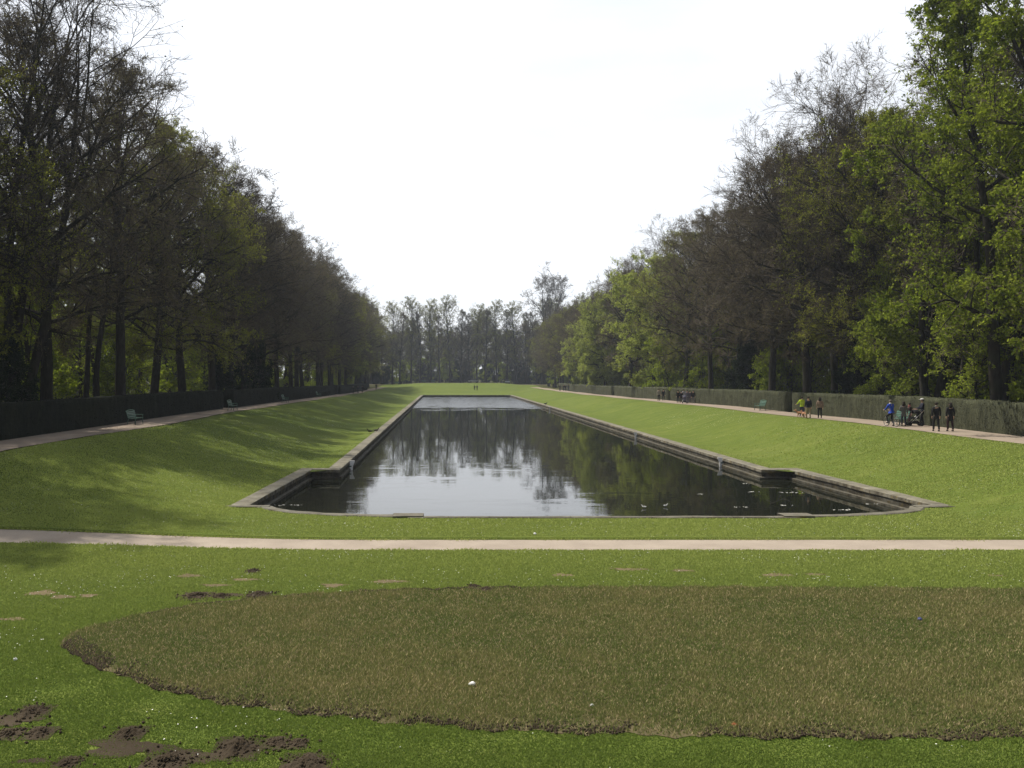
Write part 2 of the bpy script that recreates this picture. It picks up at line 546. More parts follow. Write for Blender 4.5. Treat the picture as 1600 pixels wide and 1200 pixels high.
def sweep(name, pts, prof, mat, closed=False, parent=None, step=1.5):
    """sweep a profile [(outward, z)] along a 2-D polyline; outward = left of travel"""
    P = [Vector(p) for p in pts]
    Q = []
    for a, b in zip(P[:-1], P[1:]):
        n = max(1, int((b - a).length / step))
        for k in range(n): Q.append((a.lerp(b, k / n), k == 0))
    Q.append((P[-1], True))
    dirs = [(Q[i + 1][0] - Q[i][0]).normalized() for i in range(len(Q) - 1)]
    me = bpy.data.meshes.new(name)
    bm = bmesh.new()
    uvl = bm.loops.layers.uv.new('UVMap')
    ringv, run, us = [], 0.0, []
    for i, (q, _) in enumerate(Q):
        if i: run += (q - Q[i - 1][0]).length
        d0 = dirs[max(0, i - 1)]; d1 = dirs[min(i, len(dirs) - 1)]
        n0 = Vector((-d0.y, d0.x)); n1 = Vector((-d1.y, d1.x))
        n = (n0 + n1).normalized()
        k = 1 / max(0.3, n.dot(n0))
        ring = []
        for o, z in prof:
            p = q + n * o * k
            j = 0.012
            ring.append(bm.verts.new((p.x + random.uniform(-j, j), p.y + random.uniform(-j, j), z + random.uniform(-j, j))))
        ringv.append(ring); us.append(run)
    cum = [0.0]
    for (a, b), (c, d) in zip(prof[:-1], prof[1:]): cum.append(cum[-1] + math.hypot(c - a, d - b))
    for i in range(len(ringv) - 1):
        for k in range(len(prof) - 1):
            f = bm.faces.new((ringv[i][k], ringv[i + 1][k], ringv[i + 1][k + 1], ringv[i][k + 1]))
            for l, uv in zip(f.loops, ((us[i], cum[k]), (us[i + 1], cum[k]), (us[i + 1], cum[k + 1]), (us[i], cum[k + 1]))):
                l[uvl].uv = uv
    for ring in (ringv[0], ringv[-1]):
        try: bm.faces.new(ring)
        except ValueError: pass
    bmesh.ops.recalc_face_normals(bm, faces=bm.faces)
    bm.to_mesh(me); bm.free()
    return link(name, me, mat, parent, smooth=False)

# outline of the inner face of the wall, travelling from the left mouth round the far end and back
# (outward = left of travel when going away on the left side)
outline = [(XC - HWF + CW * 0.9, D_CURVE - 0.2), (XC - HWB + CW, D_STEP - CW * 0), (XC - HW + CW, D_STEP), (XC - HW + CW, D_BACK - CW),
           (XC + HW - CW, D_BACK - CW), (XC + HW - CW, D_STEP), (XC + HWB - CW, D_STEP), (XC + HWF - CW * 0.9, D_CURVE - 0.2)]
wall_root = empty('pool_wall', (0, 0, 0))
tag(wall_root, 'low lichen-stained stone retaining wall around the long rectangular pool', 'wall')
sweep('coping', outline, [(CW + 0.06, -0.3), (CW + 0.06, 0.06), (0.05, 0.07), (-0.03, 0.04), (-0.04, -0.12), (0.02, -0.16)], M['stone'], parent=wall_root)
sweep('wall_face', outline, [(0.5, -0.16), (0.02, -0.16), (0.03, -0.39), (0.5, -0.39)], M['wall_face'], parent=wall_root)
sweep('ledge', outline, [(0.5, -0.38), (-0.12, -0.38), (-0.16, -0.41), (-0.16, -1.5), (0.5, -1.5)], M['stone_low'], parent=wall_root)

cpts = []
for k in range(0, 13):
    t = k / 12
    yy = D_FRONT + (D_CURVE - D_FRONT) * (1 - t) ** 2
    cpts.append((XC - half_width(yy) , yy))
left_curve = cpts[:]
left_curve[-1] = (XC - HSF, D_FRONT)
right_curve = [(2 * XC - x, yy) for x, yy in reversed(left_curve)]
# travelling left to right, outward (towards the camera) is on the right, so offsets are negative
curb = empty('pool_curb', (0, 0, 0))
tag(curb, 'low pale stone curb with rounded ends along the near edge of the pool', 'curb')
cp = [(0.04, -1.5), (0.04, 0.02), (0.0, 0.05), (-0.24, 0.05), (-0.28, 0.02), (-0.28, -0.2)]
cpb = [(0.46, -1.5), (0.46, 0.0), (0.42, 0.04), (-0.06, 0.05), (-0.1, 0.02), (-0.1, -0.2)]
sweep('curved_curb', left_curve, [(o, z) for o, z in cpb], M['curb'], parent=curb, step=0.4)
sweep('curved_curb', right_curve, [(o, z) for o, z in cpb], M['curb'], parent=curb, step=0.4)
sweep('straight_curb', [(XC - HSF, D_FRONT - 0.02), (XC + HSF, D_FRONT - 0.02)], cp, M['curb'], parent=curb, step=1.0)
for s in (-1, 1):
    sweep('end_slab', [(XC + s * HSF - 0.6, D_FRONT + 0.25), (XC + s * HSF + 0.6, D_FRONT + 0.25)], [(0.3, -1.5), (0.3, 0.08), (-0.3, 0.09), (-0.5, 0.08), (-0.5, -0.2)], M['curb'], parent=curb, step=0.6)
for s in (-1, 1):
    a, b = (XC - HWF - 0.35, D_CURVE - 0.28), (XC - 13.7, D_CURVE - 0.28)
    if s > 0: a, b = (2 * XC - b[0], b[1]), (2 * XC - a[0], a[1])
    sweep('end_slab', [a, b], [(0.28, -0.5), (0.28, 0.065), (-0.12, 0.07), (-0.16, 0.05), (-0.16, -0.2)], M['curb'], parent=curb, step=0.6)

# ------------------------------------------------------------------ trees
def unit(a): return a / np.maximum(np.linalg.norm(a, axis=-1, keepdims=True), 1e-9)
def deviate(d, ang, az):
    ref = np.where(np.abs(d[:, 2:3]) < 0.9, np.array([[0, 0, 1.0]]), np.array([[1.0, 0, 0]]))
    a = unit(np.cross(d, ref)); b = np.cross(d, a)
    ang = ang[:, None]; az = az[:, None]
    return unit(np.cos(ang) * d + np.sin(ang) * (np.cos(az) * a + np.sin(az) * b))
def polylines(g, start, d, length, nseg, curl, up):
    pts = [start]; dd = d.copy()
    for k in range(nseg):
        pts.append(pts[-1] + dd * (length / nseg)[:, None])
        dd = dd + g.normal(0, curl, dd.shape)
        dd[:, 2] += up
        dd = unit(dd)
    return np.stack(pts, 1)
def tubes(P, Rr, k, g):
    n, s, _ = P.shape
    T = np.empty_like(P)
    T[:, 1:-1] = P[:, 2:] - P[:, :-2]; T[:, 0] = P[:, 1] - P[:, 0]; T[:, -1] = P[:, -1] - P[:, -2]
    T = unit(T)
    ref = unit(g.normal(size=(n, 1, 3)) + np.array([[[0.01, 0.01, 0.01]]]))
    A = unit(np.cross(T, np.broadcast_to(ref, T.shape))); B = np.cross(T, A)
    base = np.arange(n * s).reshape(n, s) * k
    if k == 2:
        V = np.stack([P + A * Rr[..., None], P - A * Rr[..., None]], 2).reshape(-1, 3)
        f = np.stack([base[:, :-1], base[:, :-1] + 1, base[:, 1:] + 1, base[:, 1:]], -1).reshape(-1, 4)
        return V, f
    an = np.arange(k) * 2 * np.pi / k
    V = P[:, :, None] + Rr[:, :, None, None] * (np.cos(an)[None, None, :, None] * A[:, :, None] + np.sin(an)[None, None, :, None] * B[:, :, None])
    j = np.arange(k); j2 = (j + 1) % k
    f = np.stack([base[:, :-1, None] + j, base[:, :-1, None] + j2, base[:, 1:, None] + j2, base[:, 1:, None] + j], -1).reshape(-1, 4)
    return V.reshape(-1, 3), f
def children(g, P, Rr, L, k, t0, t1, ang, angj, ratio, falloff):
    n, s, _ = P.shape
    pi = np.repeat(np.arange(n), k)
    t = g.uniform(t0, t1, len(pi))
    x = t * (s - 1); i0 = np.minimum(x.astype(int), s - 2); fr = (x - i0)[:, None]
    a = P[pi, i0]; b = P[pi, i0 + 1]
    pos = a * (1 - fr) + b * fr
    d = deviate(unit(b - a), np.clip(g.normal(ang, angj, len(pi)), 0.1, 1.9), g.uniform(0, 2 * np.pi, len(pi)))
    ln = L[pi] * ratio * (1 - falloff * t) * g.uniform(0.65, 1.3, len(pi))
    rr = (Rr[pi, i0] * (1 - fr[:, 0]) + Rr[pi, i0 + 1] * fr[:, 0])
    return pos, d, ln, rr
def leaf_cards(g, pos, size, droop=0.0, elong=1.5):
    n = len(pos)
    d = unit(g.normal(size=(n, 3)) + np.array([0, 0, -droop]))
    s = unit(np.cross(d, g.normal(size=(n, 3))))
    sz = (size * g.uniform(0.6, 1.4, n))[:, None]
    V = np.stack([pos, pos + (d * 0.5 * elong + s * 0.45) * sz, pos + d * elong * sz, pos + (d * 0.5 * elong - s * 0.45) * sz], 1).reshape(-1, 3)
    return V, np.arange(n * 4).reshape(n, 4)

def make_tree_meshes(key, seed, H=25, r0=0.42, base=0.28, spread=7.5, limbs=26, nb=8, ns=7, nt=7, leaves=1, leaf=0.12, leafmat='olive',
                     bark='bark', twigmat='twig', trunks=1, up=0.05, twig_r=0.011, shape='round', droop=0.0, leaf_clump=0.0, lean=0.03):
    g = np.random.default_rng(seed)
    # trunk (one or several leaders)
    st = np.zeros((trunks, 3)); st[:, :2] = g.normal(0, 0.25 if trunks > 1 else 0, (trunks, 2))
    d = unit(np.stack([g.normal(0, lean + (0.10 if trunks > 1 else 0), trunks), g.normal(0, lean + (0.10 if trunks > 1 else 0), trunks), np.ones(trunks)], 1))
    Lt = H * g.uniform(0.86, 0.93, trunks)
    nseg = 12
    P0 = polylines(g, st, d, Lt, nseg, 0.035, 0.02)
    tt = np.linspace(0, 1, nseg + 1)
    R0 = (r0 / math.sqrt(trunks)) * ((1 - tt) ** 0.75 * 0.95 + 0.05)[None, :] * np.ones((trunks, 1))
    R0[:, 0] *= 1.35
    wood = [tubes(P0, R0, 8, g)]
    # limbs, longest where the crown is widest
    k = limbs // trunks
    pi = np.repeat(np.arange(trunks), k)
    t = base + (0.99 - base) * (np.tile((np.arange(k) + 0.5) / k, trunks) + g.uniform(-0.02, 0.02, len(pi)))
    t = np.clip(t, 0.05, 0.99)
    x = t * nseg; i0 = np.minimum(x.astype(int), nseg - 1); fr = (x - i0)[:, None]
    pos = P0[pi, i0] * (1 - fr) + P0[pi, i0 + 1] * fr
    hf = (t - base) / (1 - base)
    if shape == 'round': prof = np.sqrt(np.clip(1 - (1.6 * hf - 0.62) ** 2 / 1.05, 0.08, 1))
    elif shape == 'cone': prof = 1.05 - 0.75 * hf
    elif shape == 'vase': prof = 0.55 + 0.6 * hf - 0.45 * hf ** 3
    elif shape == 'dome': prof = 1 + 0 * hf
    else: prof = 0.75 + 0 * hf
    ang = 1.35 - 0.95 * hf + g.normal(0, 0.12, len(hf))
    if shape == 'vase': ang = ang * 0.6
    az = np.arange(len(hf)) * 2.4 + g.uniform(-0.4, 0.4, len(hf))
    d = unit(np.stack([np.sin(ang) * np.cos(az), np.sin(ang) * np.sin(az), np.cos(ang)], 1))
    L1 = spread * prof * g.uniform(0.68, 1.2, len(hf))
    if shape == 'vase': L1 = np.minimum(L1 * 1.5, H * 0.4)
    if shape == 'dome':     # every limb reaches out to one rounded crown surface
        cz_, rz_ = H * (base * 0.8 + 1) / 2, H * (1 - base * 0.8) / 2
        sc_ = np.array([1 / spread, 1 / spread, 1 / rz_])
        o_ = (pos - np.array([0, 0, cz_])) * sc_; q_ = d * sc_
        A_, B_, C_ = (q_ ** 2).sum(1), (o_ * q_).sum(1), np.minimum((o_ ** 2).sum(1) - 1, -0.08)
        L1 = (-B_ + np.sqrt(B_ ** 2 - A_ * C_)) / A_ * g.uniform(0.78, 0.98, len(hf))
    P1 = polylines(g, pos, d, L1, 7, 0.13, up)
    r1 = np.minimum(R0[pi, i0] * 0.62, 0.035 + L1 * 0.016)
    R1 = r1[:, None] * ((1 - np.linspace(0, 1, 8)) ** 0.8 * 0.9 + 0.1)[None]
    wood.append(tubes(P1, R1, 6, g))
    ang2 = 0.75
    pos, d, L2, rr = children(g, P1, R1, L1, nb, 0.18, 1.0, ang2, 0.22, 0.5 if shape == 'dome' else 0.55, 0.45)
    P2 = polylines(g, pos, d, L2, 5, 0.16, up)
    R2 = (np.minimum(rr * 0.7, 0.01 + L2 * 0.014))[:, None] * np.linspace(1, 0.25, 6)[None]
    wood.append(tubes(P2, R2, 4, g))
    pos, d, L3, rr = children(g, P2, R2, L2, ns, 0.12, 1.0, 0.8, 0.25, 0.55, 0.4)
    L3 = np.maximum(L3, 0.5)
    P3 = polylines(g, pos, d, L3, 3, 0.2, up)
    R3 = np.full(len(L3), max(0.014, twig_r * 1.5))[:, None] * np.linspace(1, 0.5, 4)[None]
    tw = [tubes(P3, R3, 3, g)]
    pos, d, L4, rr = children(g, P3, R3, L3, nt, 0.1, 1.0, 0.75, 0.3, 0.6, 0.3)
    L4 = np.clip(L4, 0.35, 1.1)
    P4 = polylines(g, pos, d, L4, 2, 0.2, up * 0.5)
    R4 = np.full(len(L4), twig_r)[:, None] * np.array([[1, 0.75, 0.35]])
    tw.append(tubes(P4, R4, 2, g))
    # leaves on the fine twigs
    lv = []
    if leaves > 0:
        n = int(len(L4) * leaves)
        pi = g.integers(0, len(L4), n)
        if leaf_clump > 0:      # leafy and leafless regions within one crown
            c = P4[:, 1]
            q = np.sin(c[:, 0] * 0.9 + seed) + np.sin(c[:, 1] * 0.8 + 2 * seed) + np.sin(c[:, 2] * 0.7 + seed * 0.7)
            w = np.clip(0.5 + q * leaf_clump, 0.05, 1); w /= w.sum()
            pi = g.choice(len(L4), n, p=w)
        tt = g.uniform(0.2, 1, n)[:, None] * 2
        i0 = np.minimum(tt.astype(int), 1)[:, 0]
        fr = tt - i0[:, None]
        pos = P4[pi, i0] * (1 - fr) + P4[pi, i0 + 1] * fr + g.normal(0, 0.03, (n, 3))
        lv.append(leaf_cards(g, pos, leaf, droop))
    def merge(parts):
        Vs, Fs, o = [], [], 0
        for V_, F_ in parts:
            Vs.append(V_); Fs.append(F_ + o); o += len(V_)
        return Vs, Fs, o
    Vs, Fs, _ = merge(wood)
    trunk = np_mesh(key + '_trunk', np.concatenate(Vs), Fs)
    trunk.polygons.foreach_set('use_smooth', [True] * len(trunk.polygons))
    trunk.materials.append(M[bark])
    Vs, Fs, _ = merge(tw + lv)
    ids = [np.zeros(len(f)) for f in Fs[:2]] + [np.ones(len(f)) for f in Fs[2:]]
    crown = np_mesh(key + '_crown', np.concatenate(Vs), Fs, ids)
    crown.materials.append(M[twigmat]); crown.materials.append(M[leafmat])
    return trunk, crown

T = {}
def kind(key, **kw): T[key] = make_tree_meshes(key, **kw)
kind('bare_a', seed=11, H=26, base=0.24, spread=8.6, limbs=46, nb=9, ns=8, nt=8, leaves=0.7, leaf=0.065, leafmat='bud', twig_r=0.012, up=-0.02, shape='dome')
kind('bare_b', seed=12, H=27, base=0.28, spread=8.2, limbs=44, nb=9, ns=8, nt=8, leaves=1.0, leaf=0.065, leafmat='bud', twig_r=0.012, up=0.0, lean=0.06, shape='dome')
kind('bare_fork', seed=13, H=29, base=0.3, spread=6.5, limbs=28, nb=8, ns=7, nt=7, leaves=0.15, leaf=0.09, leafmat='bud', trunks=3, r0=0.55, up=0.08, shape='vase')
kind('olive_a', seed=21, H=25, base=0.24, spread=8.8, limbs=46, nb=9, ns=8, nt=7, leaves=3.6, leaf=0.075, leafmat='olive', up=-0.015, leaf_clump=0.25, shape='dome')
kind('olive_b', seed=22, H=26, base=0.26, spread=8.4, limbs=44, nb=9, ns=8, nt=7, leaves=1.8, leaf=0.075, leafmat='olive', up=0.0, leaf_clump=0.3, shape='dome')
kind('green_a', seed=31, H=22, base=0.15, spread=7.0, limbs=50, nb=9, ns=8, nt=6, leaves=7, leaf=0.12, leafmat='green', up=-0.02, leaf_clump=0.15, shape='dome')
kind('green_b', seed=32, H=20, base=0.14, spread=6.8, limbs=50, nb=9, ns=8, nt=6, leaves=7, leaf=0.12, leafmat='green', up=-0.02, leaf_clump=0.15, shape='dome')
kind('chestnut', seed=41, H=26, base=0.2, spread=7.5, limbs=30, nb=8, ns=7, nt=6, leaves=7, leaf=0.11, leafmat='chestnut', up=-0.01, droop=0.8, trunks=2, r0=0.5, leaf_clump=0.33)
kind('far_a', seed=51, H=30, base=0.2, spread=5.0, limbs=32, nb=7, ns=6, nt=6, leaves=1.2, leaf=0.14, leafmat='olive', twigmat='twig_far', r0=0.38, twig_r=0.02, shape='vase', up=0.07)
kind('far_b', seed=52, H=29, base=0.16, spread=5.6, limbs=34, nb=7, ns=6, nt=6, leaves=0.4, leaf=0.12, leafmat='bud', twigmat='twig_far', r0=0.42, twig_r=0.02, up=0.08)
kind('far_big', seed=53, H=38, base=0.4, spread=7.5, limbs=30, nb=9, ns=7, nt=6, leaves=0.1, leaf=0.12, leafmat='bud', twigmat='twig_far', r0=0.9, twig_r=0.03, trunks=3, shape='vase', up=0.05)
kind('slim', seed=61, H=22, base=0.45, spread=3.6, limbs=20, nb=6, ns=5, nt=5, leaves=1.2, leaf=0.12, leafmat='olive', r0=0.24, up=0.06)
kind('sapling', seed=62, H=13, base=0.15, spread=3.8, limbs=26, nb=7, ns=6, nt=5, leaves=3.5, leaf=0.11, leafmat='under', r0=0.16, up=0.0, leaf_clump=0.2)
kind('shrub', seed=71, H=6.5, base=0.05, spread=3.2, limbs=22, nb=6, ns=5, nt=4, leaves=5, leaf=0.12, leafmat='under', trunks=3, r0=0.12, up=0.0, leaf_clump=0.2)
kind('shrub_b', seed=72, H=9, base=0.08, spread=3.6, limbs=26, nb=6, ns=5, nt=4, leaves=4.5, leaf=0.12, leafmat='under', trunks=2, r0=0.13, up=-0.02, leaf_clump=0.25)
kind('yew', seed=81, H=9, base=0.03, spread=3.2, limbs=34, nb=8, ns=6, nt=4, leaves=6, leaf=0.13, leafmat='ivy', r0=0.25, shape='cone', up=0.0)

ORD = ['first', 'second', 'third', 'fourth', 'fifth', 'sixth', 'seventh', 'eighth', 'ninth', 'tenth', 'eleventh', 'twelfth', 'thirteenth', 'fourteenth', 'fifteenth',
       'sixteenth', 'seventeenth', 'eighteenth', 'nineteenth', 'twentieth', 'twenty-first', 'twenty-second', 'twenty-third', 'twenty-fourth', 'twenty-fifth',
       'twenty-sixth', 'twenty-seventh', 'twenty-eighth', 'twenty-ninth', 'thirtieth', 'thirty-first', 'thirty-second', 'thirty-third', 'thirty-fourth', 'thirty-fifth', 'thirty-sixth']
DESC = {'bare_a': 'brown bare-twigged beech', 'bare_b': 'brown budding beech', 'bare_fork': 'many-stemmed bare tree', 'olive_a': 'olive-tinged beech coming into leaf',
        'olive_b': 'half-leafed olive beech', 'green_a': 'pale green fresh-leaved tree', 'green_b': 'round light green tree', 'chestnut': 'bright green chestnut in new leaf',
        'far_a': 'tall thin bare tree', 'far_b': 'grey bare tree', 'far_big': 'tallest forked bare tree with dark clumps', 'slim': 'slender young tree',
        'shrub': 'light green bush', 'shrub_b': 'tall light green bush', 'yew': 'dark evergreen bush'}
def plant(key, x, y, s=1.0, rz=None, label=None, group=None, name='tree', cat='tree', sz=None, tilt=(0, 0)):
    z = float(ground(x, y)) - 0.05
    o = empty(name, (x, y, z), random.uniform(0, 6.28) if rz is None else rz)
    o.rotation_euler = (tilt[0], tilt[1], o.rotation_euler.z)
    o.scale = (s, s, sz if sz else s)
    tr = link('trunk', T[key][0], parent=o)
    cr = link('crown' if name == 'tree' else 'foliage', T[key][1], parent=o)
    tag(o, label, cat, group)
    return o

def xat(px, L):    # depth of a point at lateral L seen in photo column px
    return L * F / (px - VPX)

# left front row: (photo column of trunk, lateral, kind, scale)
left_row = [(-150, -28, 'bare_fork', 1.0), (-100, -30, 'olive_a', 0.95), (12, -27.5, 'bare_fork', 1.08), (72, -27, 'bare_a', 1.10), (133, -29.5, 'slim', 1.05), (152, -28.5, 'slim', 1.15), (190, -26.5, 'bare_b', 1.08),
            (240, -27, 'olive_b', 1.05), (287, -26.0, 'olive_a', 1.04)]
ys_l = [xat(c, L) for c, L, k, s in left_row]
n = 0
for (c, L, k, s), yy in zip(left_row, ys_l):
    plant(k, L, yy, s, label='%s, %s tree in the front row behind the left hedge' % (DESC[k], ORD[n]), group='trees behind the left hedge'); n += 1
yy = 93 + 9
seq = ['bare_b', 'bare_a', 'bare_b', 'bare_a', 'bare_b', 'bare_a', 'bare_b', 'olive_b', 'bare_a', 'bare_b', 'bare_a', 'olive_a', 'bare_b', 'olive_b', 'bare_a', 'green_b', 'bare_b', 'olive_a', 'olive_b', 'bare_a', 'olive_a', 'bare_b', 'olive_a']
for i, k in enumerate(seq):
    plant(k, -27 + random.uniform(-1, 1), yy, random.uniform(1.0, 1.12) * (0.85 if 'green' in k else 1), label='%s, %s tree in the front row behind the left hedge' % (DESC[k], ORD[n]), group='trees behind the left hedge')
    n += 1
    yy += random.uniform(8.5, 11.5)
# right front row
# right front row
for yy_, k_ in ((40.5, 'bare_b'),):
    plant(k_, -29.5, yy_, 1.0, label='%s left of the photo edge, shading the near left lawn' % DESC[k_])
# right front row
right_row = [(1760, 37, 'chestnut', 1.1), (1640, 38.5, 'bare_fork', 1.1), (1560, 36.5, 'chestnut', 1.15), (1482, 37.5, 'chestnut', 1.0), (1440, 36, 'bare_fork', 0.98), (1372, 37.5, 'olive_a', 1.05), (1320, 37, 'bare_b', 1.02),
             (1262, 35.5, 'bare_a', 1.05), (1205, 37, 'bare_b', 1.06), (1152, 36.5, 'bare_a', 1.0), (1112, 37, 'bare_b', 0.98), (1070, 36, 'olive_b', 0.98), (1022, 36.8, 'green_a', 1.15), (985, 38, 'bare_a', 1.04), (946, 36.8, 'green_b', 1.15)]
m_ = 0
RZ = {1482: 2.6, 1560: 1.0, 1640: 0.3}
for (c, L, k, s) in right_row:
    plant(k, L, xat(c, L), s, rz=RZ.get(c), label='%s, %s tree in the front row behind the right hedge' % (DESC[k], ORD[m_]), group='trees behind the right hedge'); m_ += 1
yy = xat(945, 35) + 14
for i, k in enumerate(['green_a', 'bare_b', 'green_b', 'bare_a', 'bare_b', 'olive_a', 'bare_a', 'olive_b', 'bare_b', 'bare_a', 'olive_a']):
    plant(k, 37.5 + random.uniform(-1, 1), yy, random.uniform(0.85, 1.0), label='%s, %s tree in the front row behind the right hedge' % (DESC[k], ORD[m_]), group='trees behind the right hedge')
    m_ += 1; yy += random.uniform(10, 13)
for px_, L_, s_ in ((1368, 40.5, 1.1), (1302, 40.5, 1.06), (1235, 41, 1.06)):
    plant('bare_fork', L_, xat(px_, L_), s_, rz=px_ * 0.7, label='tall pale bare tree rising behind the right front row, %s' % {1368: 'nearest of three', 1302: 'middle of three', 1235: 'farthest of three'}[px_], group='tall bare trees behind the right front row')
# deeper rows of the wood
for side in (-1, 1):
    nm = 'left' if side < 0 else 'right'
    for r_, off in enumerate((9, 18, 29)):
        yy = 42.0 + 4 * r_
        while yy < 350:
            k = random.choice(['bare_a', 'bare_b', 'bare_fork', 'slim', 'slim', 'olive_b', 'bare_a', 'olive_a'])
            if side < 0: k = random.choice(['bare_fork', 'slim', 'slim', 'slim'])
            if side > 0 and yy < 75: k = random.choice(['chestnut', 'olive_a', 'bare_fork', 'slim', 'bare_fork'])
            x = (-27 - off if side < 0 else 37 + off) + random.uniform(-2.5, 2.5)
            if not (r_ == 0 and random.random() < 0.12):
                plant(k, x, yy, random.uniform(0.95, 1.12) * (1.0 if side < 0 else 1.03), label='bare or budding tree deep in the wood behind the front row on the %s' % nm, group='trees deep in the %s wood' % nm)
            yy += random.uniform(9, 13) * (1.25 + 0.25 * r_) * (1.25 if side < 0 and yy < 130 and r_ else 1.0) * (0.75 if r_ == 0 else 1.0)
# dense outer belt closing the wood
for side in (-1, 1):
    nm = 'left' if side < 0 else 'right'
    for i in range(28):
        x = (-70 if side < 0 else 80) + random.uniform(-4, 4)
        plant(random.choice(['sapling', 'yew', 'shrub_b']), x, 50 + i * 11, random.uniform(1.7, 2.5), label='dense bushy tree closing the view deep in the %s wood' % nm, group='bushy trees deep in the %s wood' % nm)
# understorey bushes and evergreens behind the hedges
for side in (-1, 1):
    nm = 'left' if side < 0 else 'right'
    yy = 47.0; k_ = 0
    while yy < 330:
        key = random.choice(['shrub', 'shrub_b', 'shrub_b', 'sapling'])
        x = (-31 - random.uniform(0, 9)) if side < 0 else (39 + random.uniform(0, 9))
        plant(key, x, yy, random.uniform(0.8, 1.15), label='light green understorey bush behind the %s hedge, %s from the near end' % (nm, ORD[k_]), group='bushes behind the %s hedge' % nm, name='bush', cat='bush')
        if yy < 110:
            plant('sapling', x + side * 6, yy + 2.5, random.uniform(0.9, 1.4), label='light green sapling deeper among the trunks behind the %s hedge, %s from the near end' % (nm, ORD[k_]), group='saplings behind the %s hedge' % nm, name='bush', cat='bush')
        k_ += 1
        yy += random.uniform(4.5, 8) * (1 if yy < 130 else 1.6)
for px, L, s, lab in [(8, -26.0, 0.62, 'dark evergreen bush behind the left hedge at its near end'), (395, -26.5, 1.0, 'tall dark evergreen beside the gap in the left hedge'),
                      (345, -27.5, 0.7, 'low dark evergreen before the gap in the left hedge'),
                      (1340, 37.5, 0.75, 'dark evergreen behind the right hedge between dog walkers and stroller'), (1378, 39.5, 0.65, 'dark evergreen behind the hedge left of the cyclist'),
                      (1160, 36.5, 0.8, 'dark evergreen behind the right hedge near the bench'), (1180, 38.5, 0.85, 'large dark evergreen behind the hedge above the bench')]:
    plant('yew', L, xat(px, L), s, label=lab, name='evergreen_bush', cat='bush')
plant('shrub_b', 37.2, xat(1090, 37.2), 1.1, label='bright light green bush rising behind the right hedge above the walking group', name='bush', cat='bush')
plant('shrub_b', 37.2, xat(1045, 37.2), 1.05, label='rounded light green bush beneath the pale green tree', name='bush', cat='bush')
for px_, L_, s_, lab_ in [(1385, 37.5, 0.8, 'layered light green young tree behind the hedge left of the cyclist'), (1425, 36.5, 0.7, 'layered light green young tree behind the hedge above the stroller'),
                          (1525, 36.0, 0.75, 'light green young tree behind the hedge right of the nearest pair'), (1590, 38.0, 0.95, 'light green young tree behind the hedge at the right photo edge')]:
    plant('sapling', L_, xat(px_, L_), s_, label=lab_, name='bush', cat='bush')
plant('shrub', 38.5, xat(1210, 38.5), 0.95, label='low green bush behind the right hedge left of dog walkers', name='bush', cat='bush')

# trees beyond the far lawn
bx = -38.0; n = 0
while bx < 78:
    k = random.choice(['far_a', 'far_b', 'far_a', 'far_b', 'far_a'])
    c_px = 695 + bx / 370 * F
    s = 1.06 + 0.05 * math.sin(bx * 0.35) + random.uniform(-0.06, 0.06)
    plant(k, bx, 358 + random.uniform(0, 9), s, label='%s beyond the far lawn, %s from the left in its row' % (DESC[k], ORD[n]), group='trees beyond the far lawn'); n += 1
    bx += random.uniform(3.0, 4.6)
bg = plant('far_big', (848 - 695) / F * 356, 356, 1.1, label='tallest forked bare tree beyond the far lawn, right of centre', group='trees beyond the far lawn')
for i in range(56):
    bx = -48 + i * 2.5 + random.uniform(-1, 1)
    plant(random.choice(['far_a', 'far_b', 'olive_b', 'bare_a']), bx, 378 + random.uniform(0, 50), random.uniform(0.8, 1.05), label='bare tree deep in the wood beyond the far lawn', group='trees deep beyond the far lawn')
for i in range(64):
    bx = -45 + i * 1.95 + random.uniform(-1, 1)
    yb = 366 + random.uniform(0, 12)
    if 9 < bx < 15: yb += 16
    plant(random.choice(['yew', 'shrub_b', 'yew']), bx, yb, random.uniform(0.7, 1.15), label='dark bush under the bare trees beyond the far lawn', group='bushes beyond the far lawn', name='bush', cat='bush')

# ------------------------------------------------------------------ clipped hedges
def mat_hedge(name, a, b, c):
    m, nt, out = new_mat(name)
    v = coords(nt, (1, 1, 0.35), 'World')
    f = noise(nt, coords(nt, (1, 1, 0.16), 'World'), 2.6, 6, 0.75)
    f2 = noise(nt, coords(nt, (1, 1, 0.25), 'World'), 9, 5, 0.8)
    col = ramp(nt, f, [(0.3, a), (0.55, b), (0.75, c)])
    col = mix(nt, 0.8, col, ramp(nt, f2, [(0.32, 0.35), (0.55, 1.0), (0.75, 1.4)]), 'MULTIPLY')
    finish(nt, out, col, 0.95, f2, 1.0, 0.08, 0.1)
    return m
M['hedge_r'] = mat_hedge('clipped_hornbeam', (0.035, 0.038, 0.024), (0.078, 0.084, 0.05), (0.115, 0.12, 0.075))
M['hedge_l'] = mat_hedge('clipped_shaded_hedge', (0.012, 0.014, 0.010), (0.02, 0.024, 0.014), (0.034, 0.038, 0.022))  # left hedge: shade of its face turned from the sun is in this colour
